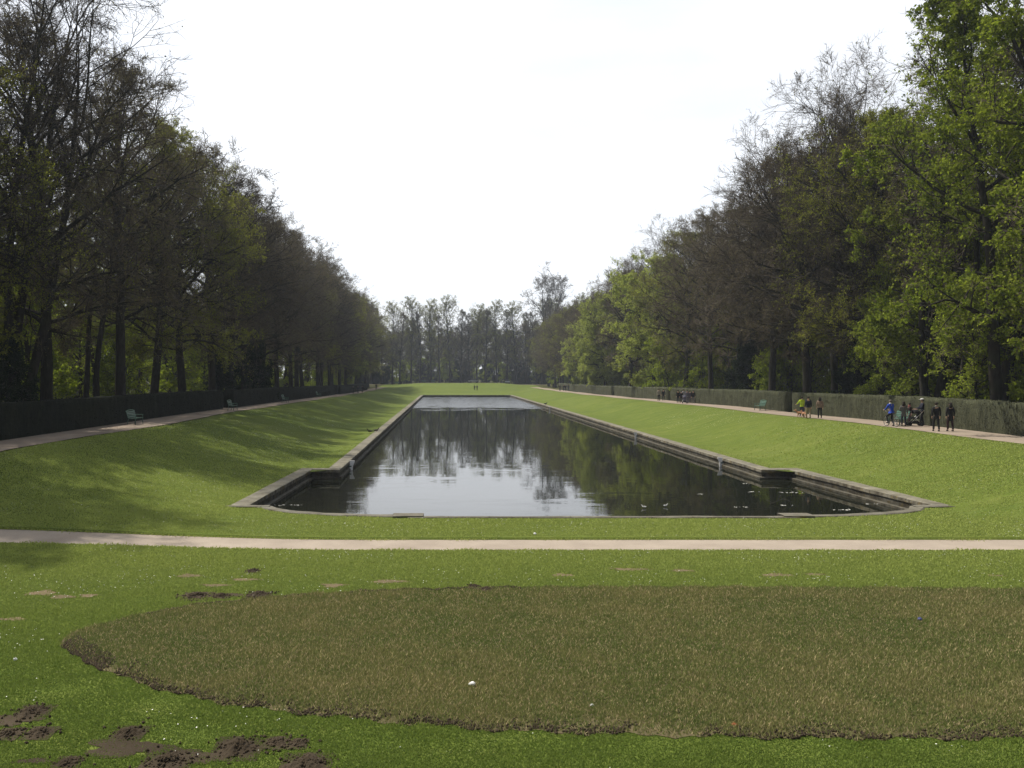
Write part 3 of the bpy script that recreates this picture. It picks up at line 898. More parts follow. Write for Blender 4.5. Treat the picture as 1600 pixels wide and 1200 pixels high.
def hedge(x0, y0, y1, width, h, mat, label, group, tufts=70):
    """x0 = face towards the path; a solid clipped body with a rough surface plus a fringe of leaves and twigs"""
    s = 1 if width > 0 else -1
    ln = y1 - y0
    st = 0.35 if y0 < 110 else 1.0
    ny = max(2, int(ln / st) + 1); nz = 8
    yv = np.linspace(y0, y1, ny)
    prof = [(0, t) for t in np.linspace(0, 1, nz)] + [(t, 1.0) for t in np.linspace(0.15, 0.85, 4)] + [(1, t) for t in np.linspace(1, 0, 5)]
    V = []
    for i, yy in enumerate(yv):
        gz = float(ground(x0, yy)) - 0.15
        for j, (w, t) in enumerate(prof):
            q = mnoise.noise(Vector((w * 3, yy * 0.9, t * 2.5))) * 0.07 + mnoise.noise(Vector((w * 5 + 9, yy * 3.1, t * 3))) * 0.06
            x = x0 + s * (abs(width) * w)
            if w == 0: x -= s * (q + 0.03 * math.sin(t * 3)); 
            if w == 1: x += s * q
            z = gz + (h + 0.15) * t + ((q * 0.6 + 0.05 * mnoise.noise(Vector((3, yy * 0.35, 0)))) if t == 1 else 0)
            V.append((x, yy + q * 0.3 * (0 < i < ny - 1), z))
    V = np.array(V); k = len(prof)
    ii = np.arange(ny * k).reshape(ny, k)
    f = np.stack([ii[:-1, :-1], ii[:-1, 1:], ii[1:, 1:], ii[1:, :-1]], -1).reshape(-1, 4)
    if s > 0: pass
    else: f = f[:, ::-1]
    caps = [np.array([ii[0][::-1] if s > 0 else ii[0]]), np.array([ii[-1] if s > 0 else ii[-1][::-1]])]
    # leaf fringe
    n = int(ln * tufts * (1.5 if y0 < 110 else 0.5))
    yy = rng.uniform(y0, y1, n); on_top = rng.random(n) < 0.3
    zz = ground(np.full(n, x0), yy) + np.where(on_top, h, rng.uniform(0.05, h, n))
    xx = x0 + np.where(on_top, width * rng.random(n), -s * 0.05)
    Lv, Lf = leaf_cards(rng, np.stack([xx, yy, zz], 1), 0.055)
    me = np_mesh('hedge', np.concatenate([V, Lv]), [f, caps[0], caps[1], Lf + len(V)])
    o = link('hedge', me, mat)
    tag(o, label, 'hedge', group)
    return o
gy = D_GAP
hedge(-23.7, 24, gy - 0.2, -1.1, 2.0, M['hedge_l'], 'shade-darkened clipped hedge along the left path, nearest length before the gap', 'left hedge lengths')
hedge(-23.2, gy + 2.4, 190, -1.1, 2.0, M['hedge_l'], 'shade-darkened clipped hedge along the left path beyond the gap', 'left hedge lengths')
hedge(-22.6, 193, 262, -1.1, 2.0, M['hedge_l'], 'farthest length of the shade-darkened left hedge ending at the lone walker', 'left hedge lengths')
def ry(px): return xat(px, 33.3)
cuts = [1262 - 24, 1048, 960]
ygaps = [(ry(c) , ry(c) + w) for c, w in zip(cuts, (1.7, 1.8, 3.0))]
segs = [(24, ygaps[0][0]), (ygaps[0][1], ygaps[1][0]), (ygaps[1][1], ygaps[2][0]), (ygaps[2][1], 262)]
hl = ['grey-green clipped hedge along the right path, nearest length behind the stroller', 'grey-green clipped hedge length behind the bench and the large walking group',
      'grey-green clipped hedge length behind two distant walkers', 'farthest length of the grey-green right hedge']
for (a, b), l in zip(segs, hl): hedge(33.3, a, b, 1.1, 1.95, M['hedge_r'], l, 'right hedge lengths')

exec_late = []
# ------------------------------------------------------------------ foreground turf, bed and soil
bed_px = [(112, 989), (145, 979), (200, 965), (300, 946), (450, 931), (600, 922.5), (800, 918), (1100, 917.5), (1400, 919), (1620, 921)]
bed_lo = [(112, 989.5), (93.5, 1003), (104, 1020), (135, 1036), (180, 1055), (260, 1081), (350, 1101), (450, 1114), (600, 1129), (750, 1141), (900, 1147), (1100, 1152), (1300, 1155), (1620, 1156)]
up_ = [unproject(a, b, 0) for a, b in bed_px]; lo_ = [unproject(a, b, 0) for a, b in bed_lo]
ux, uy = np.array([p.x for p in up_] + [21.0]), np.array([p.y for p in up_] + [18.6])
assert all(b.x > a.x for a, b in zip(up_[:-1], up_[1:])), [p.x for p in up_]
assert all(b.x > a.x for a, b in zip(lo_[:-1], lo_[1:])), [p.x for p in lo_]
lx, ly = np.array([p.x for p in lo_] + [17, 21.0]), np.array([p.y for p in lo_] + [15.3, 18.4])
def bed_top(x): return np.interp(x, ux, uy, left=0, right=0) + 0.06 * np.sin(x * 5.1) + 0.05 * np.sin(x * 11.3 + 1)
def bed_bot(x): return np.interp(x, lx, ly, left=99, right=99) + 0.06 * np.sin(x * 4.3 + 2) + 0.05 * np.sin(x * 13.7)
def in_bed(x, y): return (x > ux[0]) & (x < 20.9) & (y < bed_top(x)) & (y > bed_bot(x))
bxs = np.linspace(ux[0] + 0.02, 20.9, 220)
V = []; nb_ = 8
for x in bxs:
    a, b = bed_bot(x), max(bed_top(x), bed_bot(x) + 0.01)
    for t in np.linspace(0, 1, nb_): V.append((x, a + (b - a) * t, 0.012))
ii = np.arange(len(V)).reshape(-1, nb_)
f = np.stack([ii[:-1, :-1], ii[1:, :-1], ii[1:, 1:], ii[:-1, 1:]], -1).reshape(-1, 4)
tag(link('flower_bed', np_mesh('flower_bed', np.array(V), [f]), M['bed']), kind='structure')

def vnoise(x, y, s, seed=0.0):
    """cheap smooth pseudo noise, about -1..1"""
    x = x * s; y = y * s
    return (np.sin(x * 1.3 + 1.7 * np.sin(y * 0.9 + seed) + seed) + np.sin(y * 1.7 + 1.3 * np.sin(x * 1.1 + 2 * seed)) + np.sin((x + y) * 0.8 + 1.9 * np.sin((x - y) * 0.7 + seed))) / 3

def scatter(y0, y1, dens, margin=2.5, fall=1.4, ref=13.0):
    """random points in the part of the ground the camera's surroundings can see"""
    hw_r, hw_l = 0.66, 0.51
    out = []
    n = int(dens * (y1 - y0) * 1.2 * y1)
    y = rng.uniform(y0, y1, n)
    xl = -hw_l * y - margin; xr = hw_r * y + margin
    wmax = (hw_l + hw_r) * y1 + 2 * margin
    n2 = int(dens * (y1 - y0) * wmax)
    y = rng.uniform(y0, y1, n2); x = rng.uniform(-hw_l * y1 - margin, hw_r * y1 + margin, n2)
    keep = (x > -hw_l * y - margin) & (x < hw_r * y + margin) & (rng.random(n2) < (ref / np.maximum(y, ref)) ** fall)
    return x[keep], y[keep]

# soil heaps (molehills) and bare patches, placed where the photograph shows them
hills_px = [(50, 1114, 56, 1), (14, 1148, 40, 0), (63, 1146, 44, 1), (201, 1147, 52, 1), (105, 1194, 46, 1), (371, 1170, 76, 1), (262, 1192, 80, 0), (432, 1161, 40, 1), (464, 1163, 34, 1),
            (478, 1197, 80, 1), (395, 893, 24, 1), (308, 932, 44, 0), (346, 932, 28, 0), (404, 930, 40, 1), (741, 917, 18, 1), (759, 922, 26, 1)]
where = ['large dark molehill among daisies at the far lower left', 'low molehill at the left photo edge', 'low crumbly molehill just below the large left one', 'dark molehill at the head of the bare earth patch',
         'dark molehill cut by the bottom edge near the lower left corner', 'broad molehill with peaked top left of the paired small ones', 'wide low spread of molehill soil in the bottom left foreground',
         'left one of two small touching molehills', 'right one of two small touching molehills', 'wide dark molehill at the bottom edge below the paired ones', 'tiny dark molehill nearest the cross path',
         'long low soil heap above the bed tip, leftmost of three', 'small soil heap, middle of three above the bed', 'dark soil heap, rightmost of three above the bed', 'tiny soil lump at the far edge of the brown bed',
         'small dark soil heap on the far edge of the brown bed']
hill_xy = []
for (px, py, w, tall), lab in zip(hills_px, where):
    p = unproject(px, py, 0)
    rad = 0.86 * w / 2 * (p.y / F)
    hh = rad * (0.3 if tall else 0.15)
    hill_xy.append((p.x, p.y, rad))
    n = 26; sd = random.uniform(0, 99)
    g_ = np.linspace(-1.25, 1.25, n)
    X, Y = np.meshgrid(g_, g_)
    Rr = np.sqrt(X ** 2 + Y ** 2) + 0.16 * np.sin(3 * np.arctan2(Y, X) + sd) + 0.08 * np.sin(7 * np.arctan2(Y, X) + sd)
    Z = hh * (np.exp(-(Rr * 1.5) ** 2) * 1.05 - 0.13)
    for i in range(n):
        for j in range(n):
            q = Vector((X[i, j] * 4 + sd, Y[i, j] * 4, 0))
            a_ = max(0.0, 1 - Rr[i, j] / 1.2)
            Z[i, j] += hh * a_ * (mnoise.noise(q) * 0.35 + mnoise.noise(q * 2.7) * 0.3 + mnoise.noise(q * 6) * 0.2)
    ii = np.arange(n * n).reshape(n, n)
    f = np.stack([ii[:-1, :-1], ii[:-1, 1:], ii[1:, 1:], ii[1:, :-1]], -1).reshape(-1, 4)
    o = link('molehill', np_mesh('molehill', np.stack([X * rad * 0.95, Y * rad * 1.15, Z + 0.015], -1).reshape(-1, 3), [f]), M['soil'], smooth=False)
    o.location = (p.x, p.y, 0)
    tag(o, lab, 'molehill', 'molehills in the near lawn')
patch_px = [(196, 1170, 130, 26, 'soil'), (300, 1184, 120, 18, 'soil'), (20, 1126, 70, 18, 'soil'), (52, 1190, 60, 8, 'soil'), (66, 927, 46, 8, 'd'), (96, 933, 36, 6, 'd'), (138, 931, 26, 5, 'd'), (296, 900, 40, 5, 'd'), (383, 906, 44, 4, 'd'),
            (336, 915, 44, 4, 'd'), (521, 915, 36, 6, 'd'), (610, 909, 60, 5, 'd'), (878, 899, 34, 5, 'd'), (986, 890, 60, 4, 'd'), (1066, 892, 40, 4, 'd'), (1215, 899, 52, 5, 'd'), (1273, 898, 30, 4, 'd'), (1556, 900, 26, 3, 'd'), (20, 968, 50, 5, 'd'), (330, 930, 110, 8, 'soil')]
patches = []
for px, py, w, h_, kd in patch_px:
    p = unproject(px, py, 0); rx = w / 2 * p.y / F; ryy = abs(unproject(px, py - h_ / 2, 0).y - p.y)
    n = 40; V = [(0, 0, 0.012)]
    sd = random.uniform(0, 9)
    for k in range(n):
        a = k / n * 2 * math.pi
        q = 1 + 0.25 * math.sin(3 * a + sd) + 0.15 * math.sin(5 * a + 2 * sd) + random.uniform(-0.12, 0.12)
        V.append((math.cos(a) * rx * q, math.sin(a) * ryy * q, 0.010))
    f = np.array([(0, 1 + k, 1 + (k + 1) % n) for k in range(n)])
    o = link('bare_earth', np_mesh('bare_earth', np.array(V), [f]), M['soil'] if kd == 'soil' else M['drysoil'])
    o.location = (p.x, p.y, 0.0)
    tag(o, kind='structure')
    patches.append((p.x, p.y, rx, ryy))
def bare(x, y):
    b = np.zeros(len(x), bool)
    for hx, hy, r_ in hill_xy: b |= ((x - hx) / 1.0) ** 2 + ((y - hy) / 1.1) ** 2 < (r_ * 0.82) ** 2
    for px_, py_, rx, ry_ in patches: b |= (((x - px_) / rx) ** 2 + ((y - py_) / ry_) ** 2 < 0.85) & (rng.random(len(x)) < 0.85)
    return b

def blade_mesh(name, x, y, z, h, w, col, mat, label, cat):
    n = len(x)
    a = rng.uniform(0, 2 * np.pi, n)
    lean = rng.normal(0, 0.45, (n, 2)) * h[:, None]
    c, s = np.cos(a) * w, np.sin(a) * w
    V = np.stack([np.stack([x - c, y - s, z], 1), np.stack([x + c, y + s, z], 1), np.stack([x + lean[:, 0], y + lean[:, 1], z + h], 1)], 1).reshape(-1, 3)
    cc = np.repeat(col, 3, axis=0)
    o = link(name, np_mesh(name, V, [np.arange(n * 3).reshape(n, 3)], colors=cc), mat)
    return tag(o, label, cat, kind='stuff')

# green turf
xa, ya = scatter(11.0, PATH_Y0 - 0.03, 3600, fall=1.6)
xb, yb = scatter(PATH_Y1 + 0.03, D_FRONT - 0.45, 700, fall=0)
xe = rng.uniform(-22, 30, 9000); ye = PATH_Y1 + 0.12 - np.abs(rng.normal(0, 0.10, 9000)) * (1.2 + vnoise(xe, xe * 0, 1.7))   # fringe along the path
xf = rng.uniform(-22, 30, 7000); yf = PATH_Y0 - 0.1 + np.abs(rng.normal(0, 0.08, 7000)) * (1.2 + vnoise(xf, xf * 0, 2.1))
xc_, yc_ = scatter(D_FRONT - 0.45, 72, 420, fall=1.5, ref=34)
hw_ = np.interp(yc_, np.linspace(D_FRONT, 72, 400), [half_width(v_) for v_ in np.linspace(D_FRONT + 1e-4, 72, 400)])
kf = rng.random(len(xc_)) < 1 - 0.92 * sstep(yc_, 42, 72)
kk = kf & (np.abs(xc_ - XC) > np.where(yc_ < D_FRONT, 0, hw_ + 0.12)) & (yc_ > D_FRONT - 0.45) & (xc_ > LP0 + 0.05) & (xc_ < RP0 - 0.05)
kk &= (yc_ > D_FRONT + 0.1) | (np.abs(xc_ - XC) > HSF + 1)
xc_, yc_ = xc_[kk], yc_[kk]
x = np.concatenate([xa, xb, xe, xf, xc_]); y = np.concatenate([ya, yb, ye, yf, yc_])
k = ~in_bed(x, y) & ~bare(x, y); x, y = x[k], y[k]
nz = vnoise(x, y, 0.45, 1.0); nz2 = vnoise(x, y, 2.1, 4.0)
hgt = (0.033 + 0.010 * nz2 + 0.010 * nz) * rng.uniform(0.6, 1.4, len(x)) * (1 + 0.02 * np.minimum(y - 12, 20))
g1, g2, g3 = np.array([0.115, 0.18, 0.034]), np.array([0.20, 0.27, 0.055]), np.array([0.32, 0.34, 0.11])
t = np.clip(0.45 + 0.3 * nz + 0.2 * nz2 + rng.normal(0, 0.22, len(x)), 0, 1)[:, None]
col = g1 * (1 - t) + g2 * t
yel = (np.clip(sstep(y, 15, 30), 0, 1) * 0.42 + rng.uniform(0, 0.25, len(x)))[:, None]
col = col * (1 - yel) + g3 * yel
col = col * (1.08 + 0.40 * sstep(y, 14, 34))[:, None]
blade_mesh('grass', x, y, ground(x, y) - 0.003, hgt, 0.007 + 0.00045 * y, col, M['blade'], 'short green lawn grass in the foreground', 'grass')
# dry sward of the bed
x, y = scatter(12.5, 25, 3400, fall=1.1)
k = in_bed(x, y) & ~bare(x, y); x, y = x[k], y[k]
edge = np.minimum(bed_top(x) - y, (y - bed_bot(x)))
thin = sstep(y - bed_bot(x), -0.1, 0.7 + 0.4 * vnoise(x, y * 0, 1.3, 2))
k = rng.random(len(x)) < 0.12 + 0.88 * thin; x, y = x[k], y[k]
nz = vnoise(x, y, 0.55, 3.0) * 0.6 + vnoise(x, y, 2.3, 0.3) * 0.5
t = np.clip(0.5 + 0.6 * nz + rng.normal(0, 0.25, len(x)), 0, 1)[:, None]
b1, b2, b3 = np.array([0.105, 0.15, 0.038]), np.array([0.205, 0.205, 0.078]), np.array([0.48, 0.41, 0.22])
col = b1 * (1 - t) + b2 * t
q = (rng.random(len(x)) < 0.16)[:, None]
col = np.where(q, b3 * rng.uniform(0.6, 1.1, (len(x), 1)), col)
hgt = (0.048 + 0.015 * nz) * rng.uniform(0.5, 1.6, len(x))
blade_mesh('dry_grass', x, y, np.full(len(x), 0.01), hgt, 0.006 + 0.0003 * y, col * np.array([1.27, 1.24, 1.30]), M['blade'], 'dry brown and olive grass filling the large oval bed', 'grass')
# clods of turned soil on the rim of the bed
n = 5000
x = np.concatenate([rng.uniform(-7.9, 17, n), rng.uniform(-7.95, -6.5, 1200), rng.uniform(-7, 2, 1500)])
y = np.concatenate([bed_bot(x[:n]) + np.abs(rng.normal(0, 0.3, n)) * (0.6 + 0.5 * np.sin(x[:n] * 1.3) ** 2) , bed_bot(x[n:n + 1200]) + rng.uniform(0, 0.8, 1200), bed_top(x[n + 1200:]) - rng.uniform(-0.02, 0.12, 1500)])
keep = (vnoise(x, y, 1.2, 2) > -0.35) | (x < -6.4); x, y = x[keep], y[keep]
hx_ = []; hy_ = []
for a_, b_, c_ in hill_xy:
    k_ = int(260 * c_ / 0.4)
    rr_ = np.abs(rng.normal(0, 0.75, k_)) * c_; aa_ = rng.uniform(0, 6.28, k_)
    hx_.append(a_ + rr_ * np.cos(aa_)); hy_.append(b_ + rr_ * 1.1 * np.sin(aa_))
x = np.concatenate([x] + hx_); y = np.concatenate([y] + hy_)
n = len(x)
oc = np.array([(1, 0, 0), (-1, 0, 0), (0, 1, 0), (0, -1, 0), (0, 0, 1), (0, 0, -1)], float)
of = np.array([(0, 2, 4), (2, 1, 4), (1, 3, 4), (3, 0, 4), (2, 0, 5), (1, 2, 5), (3, 1, 5), (0, 3, 5)])
sz = rng.uniform(0.010, 0.038, n)
zc_ = np.full(n, 0.02)
for a_, b_, c_ in hill_xy: zc_ += 0.25 * c_ * np.exp(-(((x - a_) ** 2 + (y - b_) ** 2) / (0.5 * c_) ** 2))
V = oc[None] * (sz[:, None, None] * rng.uniform(0.5, 1.3, (n, 6, 1))) + np.stack([x, y, zc_], 1)[:, None]
Fc = (of[None] + (np.arange(n) * 6)[:, None, None]).reshape(-1, 3)
tag(link('soil_clods', np_mesh('soil_clods', V.reshape(-1, 3), [Fc]), M['soil']), 'crumbly dark soil clods along the rim of the brown bed', 'soil', kind='stuff')

# daisies, in drifts
M['daisy'] = simple('daisy_petals', (0.78, 0.78, 0.74), 0.7, 0.05)
def daisies():
    xs, ys_ = [], []
    x, y = scatter(11.5, PATH_Y0 - 0.1, 11, fall=0.0)
    k = ~in_bed(x, y) & (vnoise(x, y, 0.8, 5) + 0.5 * vnoise(x, y, 2.6, 1) + 0.5 * sstep(y, 20, 27) > 0.55 + rng.normal(0, 0.25, len(x)))
    xs.append(x[k]); ys_.append(y[k])
    x, y = scatter(PATH_Y1 + 0.1, D_FRONT - 0.5, 12, fall=0.0)
    k = vnoise(x, y, 0.9, 2) > 0.2 + rng.normal(0, 0.4, len(x))
    xs.append(x[k]); ys_.append(y[k])
    x, y = scatter(D_FRONT, 100, 9, fall=0.0)
    k = (np.abs(x - XC) > 16.2) & (x > LP0 + 0.4) & (x < RP0 - 0.4) & (vnoise(x, y, 0.5, 2) > 0.35 + rng.normal(0, 0.35, len(x)))
    xs.append(x[k]); ys_.append(y[k])
    x = np.concatenate(xs); y = np.concatenate(ys_)
    n = len(x); r_ = rng.uniform(0.006, 0.014, n) * (1 + np.maximum(0, y - 25) * 0.02)
    an = np.arange(6) * np.pi / 3
    z = ground(x, y) + 0.055
    V = np.stack([x[:, None] + np.cos(an) * r_[:, None], y[:, None] + np.sin(an) * r_[:, None], z[:, None] + rng.uniform(-0.006, 0.006, (n, 6))], -1)
    tag(link('daisies', np_mesh('daisies', V.reshape(-1, 3), [np.arange(n * 6).reshape(n, 6)]), M['daisy']), 'white daisies scattered in drifts over the lawn', 'flowers', kind='stuff')
daisies()

# litter
def crumple(name, px, py, w, mat, label, cat, z=0.05):
    p = unproject(px, py, z)
    r_ = w / 2 * p.y / F
    bm = bmesh.new()
    bmesh.ops.create_icosphere(bm, subdivisions=2, radius=1)
    for v in bm.verts:
        v.co *= 1 + 0.45 * mnoise.noise(v.co * 2.3 + Vector((px, 0, 0)))
        v.co = Vector((v.co.x * r_, v.co.y * r_ * 0.8, v.co.z * r_ * 0.75))
    me = bpy.data.meshes.new(name); bm.to_mesh(me); bm.free()
    o = link(name, me, mat, smooth=False)
    o.location = p
    tag(o, label, cat)
M['paper'] = simple('white_paper', (0.8, 0.8, 0.8), 0.7, 0.05)
M['bluescrap'] = simple('blue_plastic', (0.08, 0.09, 0.24), 0.5, 0.2)
M['orangeleaf'] = simple('orange_leaf', (0.4, 0.12, 0.05), 0.7, 0.2)
crumple('crumpled_paper', 738, 1069, 11, M['paper'], 'white crumpled paper lying in the brown dry bed', 'litter')
crumple('paper_scrap', 925, 1102, 6, M['paper'], 'tiny pale scrap near the front of the brown bed', 'litter', 0.03)
crumple('plastic_scrap', 1437, 967, 7, M['bluescrap'], 'blue plastic scrap in the right part of the brown bed', 'litter')
crumple('dead_leaf', 1148, 1133, 10, M['orangeleaf'], 'orange dead leaf at the lower rim of the bed', 'leaf', 0.02)
crumple('paper_scrap', 24, 1030, 6, M['paper'], 'tiny white scrap on green grass left of the bed tip', 'litter', 0.04)
crumple('paper_scrap', 836, 834, 5, M['paper'], 'white scrap on the lawn between path and pool', 'litter', 0.04)

# ------------------------------------------------------------------ mesh helpers for small things
def mesh_of(bm, name):
    me = bpy.data.meshes.new(name); bm.to_mesh(me); bm.free(); return me
def bx(bm, c, s, rot=None):
    r = bmesh.ops.create_cube(bm, size=1)
    m = Matrix.Translation(c) @ (rot.to_4x4() if rot else Matrix.Identity(4)) @ Matrix.Diagonal((*s, 1))
    bmesh.ops.transform(bm, matrix=m, verts=r['verts'])
def tube(bm, a, b, r, r2=None, seg=8):
    a, b = Vector(a), Vector(b); d = b - a
    res = bmesh.ops.create_cone(bm, cap_ends=True, segments=seg, radius1=r, radius2=r if r2 is None else r2, depth=d.length)
    m = Matrix.Translation((a + b) / 2) @ d.to_track_quat('Z', 'Y').to_matrix().to_4x4()
    bmesh.ops.transform(bm, matrix=m, verts=res['verts'])
def ring(bm, c, R_, r, axis='x', seg=24):
    c = Vector(c); vs = []
    for i in range(seg):
        a = i / seg * 2 * math.pi
        ca, sa = math.cos(a), math.sin(a)
        row = []
        for j in range(6):
            b = j / 6 * 2 * math.pi
            rad = R_ + r * math.cos(b); h = r * math.sin(b)
            p = (h, rad * ca, rad * sa) if axis == 'x' else (rad * ca, h, rad * sa)
            row.append(bm.verts.new(c + Vector(p)))
        vs.append(row)
    for i in range(seg):
        for j in range(6):
            bm.faces.new((vs[i][j], vs[(i + 1) % seg][j], vs[(i + 1) % seg][(j + 1) % 6], vs[i][(j + 1) % 6]))
def ell(bm, c, s, sub=2):
    r = bmesh.ops.create_icosphere(bm, subdivisions=sub, radius=1)
    bmesh.ops.transform(bm, matrix=Matrix.Translation(c) @ Matrix.Diagonal((*s, 1)), verts=r['verts'])
def skin(name, verts, edges, radii, root=0, levels=1):
    """one continuous surface grown over a skeleton"""
    me = bpy.data.meshes.new(name)
    me.from_pydata([tuple(v) for v in verts], edges, [])
    o = bpy.data.objects.new(name, me); COL.objects.link(o)
    o.modifiers.new('skin', 'SKIN')
    lay = me.skin_vertices[0].data if me.skin_vertices else None
    if lay is None:
        bpy.context.view_layer.update()
        lay = me.skin_vertices[0].data
    for i, r in enumerate(radii):
        lay[i].radius = r if hasattr(r, '__len__') else (r, r)
        lay[i].use_root = (i == root)
    s = o.modifiers.new('sub', 'SUBSURF'); s.levels = levels; s.render_levels = levels
    dg = bpy.context.evaluated_depsgraph_get()
    res = bpy.data.meshes.new_from_object(o.evaluated_get(dg))
    bpy.data.objects.remove(o)
    res.name = name
    return res

CM = {}
def cloth(c, rough=0.85):
    key = tuple(round(v, 3) for v in c)
    if key not in CM: CM[key] = simple('cloth_%d' % len(CM), c, rough, 0.15, 25)
    return CM[key]
M['skin'] = simple('skin', (0.45, 0.28, 0.2), 0.6, 0.08)
BLACK, NAVY, GREY, JEANS, BEIGE, WHITE = (0.012, 0.012, 0.014), (0.015, 0.018, 0.035), (0.10, 0.10, 0.095), (0.035, 0.045, 0.10), (0.36, 0.28, 0.2), (0.6, 0.6, 0.6)

def person_at(x, y, *a, **k): return person(0, 0, *a, loc=Vector((x, y, float(ground(x, y)))), **k)
def person(px, py, zoff, facing, label, top=BLACK, legs=BLACK, hair=(0.02, 0.015, 0.01), pose='walk', coat=0.86, stride=0.22, height=1.72, long_hair=False, hat=None,
           arms=None, shoes=BLACK, scarf=None, bag=None, loc=None, group=None):
    """facing: angle of the walking direction, 0 = away from the camera (+Y)"""
    if loc is None:
        z = zoff
        for _ in range(6):
            p = unproject(px, py, z); z = float(ground(p.x, p.y)) + 0.03
        loc = Vector((p.x, p.y, z))
    o = empty('person', loc, facing, height / 1.72)
    tag(o, label, 'person', group)
    st = stride
    if pose == 'sit':
        hz = 0.50; kn = [(-0.11, 0.42, 0.50), (0.11, 0.42, 0.50)]; an = [(-0.11, 0.44, 0.09), (0.11, 0.46, 0.09)]
    elif pose == 'ride':
        hz = 0.92; kn = [(-0.13, 0.33, 0.66), (0.13, 0.18, 0.55)]; an = [(-0.14, 0.16, 0.28), (0.14, -0.06, 0.10)]
    else:
        hz = 0.90; kn = [(-0.10, st * 0.62 + 0.04, 0.50), (0.10, -st * 0.35 + 0.03, 0.49)]; an = [(-0.10, st, 0.09), (0.10, -st, 0.10)]
    dz = hz - 0.90
    ly_ = 0.10 if pose == 'ride' else 0.0    # lean of the trunk
    S = lambda t: ly_ * t
    hip, belly, chest, neck = (0, 0, hz + 0.03), (0, S(0.4), 1.12 + dz), (0, S(0.8), 1.33 + dz), (0, S(1.0) + 0.0, 1.47 + dz)
    sh = [(-0.17, S(0.9), 1.41 + dz), (0.17, S(0.9), 1.41 + dz)]
    arms = arms or ('swing', 'swing')
    el, wr, pal = [], [], []
    for i, s in enumerate((-1, 1)):
        a = arms[i]
        if a == 'swing':
            f = (-st if i == 0 else st) * 0.55
            el.append((s * 0.235, f * 0.35 - 0.02, 1.14 + dz)); wr.append((s * 0.25, f + 0.04, 0.90 + dz)); pal.append((s * 0.25, f + 0.06, 0.83 + dz))
        elif a == 'push':
            el.append((s * 0.24, 0.08 + ly_, 1.16 + dz)); wr.append((s * 0.20, 0.36 + ly_, 1.06 + dz)); pal.append((s * 0.19, 0.44 + ly_, 1.05 + dz))
        elif a == 'bent':
            el.append((s * 0.26, -0.05, 1.14 + dz)); wr.append((s * 0.14, 0.17, 1.10 + dz)); pal.append((s * 0.07, 0.21, 1.11 + dz))
        elif a == 'lap':
            el.append((s * 0.23, 0.0, 1.14 + dz)); wr.append((s * 0.12, 0.22, 1.02 + dz - 0.12)); pal.append((s * 0.08, 0.28, 0.68 + dz + 0.02))
        elif a == 'out':
            el.append((s * 0.30, 0.04, 1.17 + dz)); wr.append((s * 0.42, 0.14, 1.06 + dz)); pal.append((s * 0.48, 0.17, 1.04 + dz))
    V, E, Rd = [], [], []
    def add(p, r, parent=None):
        V.append(p); Rd.append(r)
        if parent is not None: E.append((parent, len(V) - 1))
        return len(V) - 1
    i_h = add(hip, (0.15, 0.10)); i_b = add(belly, (0.13, 0.09), i_h); i_c = add(chest, (0.155, 0.10), i_b); i_n = add(neck, 0.055, i_c)
    hx = S(1.15)
    i1 = add((0, hx + 0.01, 1.53 + dz), 0.052, i_n); i2 = add((0, hx + 0.02, 1.59 + dz), (0.07, 0.085), i1); i3 = add((0, hx + 0.01, 1.65 + dz), (0.078, 0.095), i2); add((0, hx, 1.71 + dz), (0.05, 0.06), i3)
    for i, s in enumerate((-1, 1)):
        a = add((s * 0.09, 0, hz - 0.04), 0.085, i_h); k = add(kn[i], 0.055, a); n_ = add(an[i], 0.038, k)
        add((an[i][0], an[i][1] + 0.13, max(0.035, an[i][2] - 0.05)), 0.032, n_)
        a = add(sh[i], 0.055, i_c); e = add(el[i], 0.042, a); w = add(wr[i], 0.028, e); p = add(pal[i], (0.035, 0.02), w)
        d = (Vector(pal[i]) - Vector(wr[i])).normalized()
        sd = d.cross(Vector((s, 0.3, 0.2))).normalized()
        for q in range(4):     # four fingers of different length and a thumb
            off = sd * (q - 1.5) * 0.019
            b1 = Vector(pal[i]) + d * 0.045 + off; L = (0.06, 0.07, 0.065, 0.05)[q]
            f1 = add(tuple(b1), 0.0085, p); add(tuple(b1 + (d * 0.8 + Vector((-s * 0.5, 0, 0))) * L), 0.007, f1)
        t1 = Vector(pal[i]) - d * 0.01 - sd * 0.035
        f1 = add(tuple(t1), 0.0095, p); add(tuple(t1 - sd * 0.02 + d * 0.045), 0.008, f1)
    body = link('body', skin('body', V, E, Rd, 0), M['skin'], o, True)
    # nose, ears and eyes as small parts of the face
    bm = bmesh.new()
    fy = hx + 0.105
    ell(bm, (0, fy, 1.60 + dz), (0.012, 0.02, 0.022), 1)
    for s in (-1, 1): ell(bm, (s * 0.078, hx + 0.01, 1.61 + dz), (0.012, 0.02, 0.03), 1)
    link('face', mesh_of(bm, 'face'), M['skin'], o, True)
    # jacket or coat
    V, E, Rd = [], [], []
    cz = coat if pose != 'sit' else 0.86
    low = add((0, 0.0, cz + dz), (0.185, 0.135) if cz < 0.8 else (0.17, 0.125))
    a = add((0, S(0.1), (cz + 1.12) / 2 + dz), (0.17, 0.125), low); b = add((0, S(0.4), 1.14 + dz), (0.158, 0.118), a); c = add(chest, (0.175, 0.122), b); add((0, S(0.95), 1.455 + dz), 0.075, c)
    for i, s in enumerate((-1, 1)):
        k = add((s * 0.175, S(0.9), 1.40 + dz), 0.075, c); e = add(el[i], 0.06, k); add(wr[i], 0.045, e)
    link('jacket', skin('jacket', V, E, Rd, 1), cloth(top), o, True)
    V, E, Rd = [], [], []
    r0_ = add((0, -0.005, hz + 0.08), (0.15, 0.105))
    r1_ = add((0, 0, hz), (0.15, 0.11), r0_)
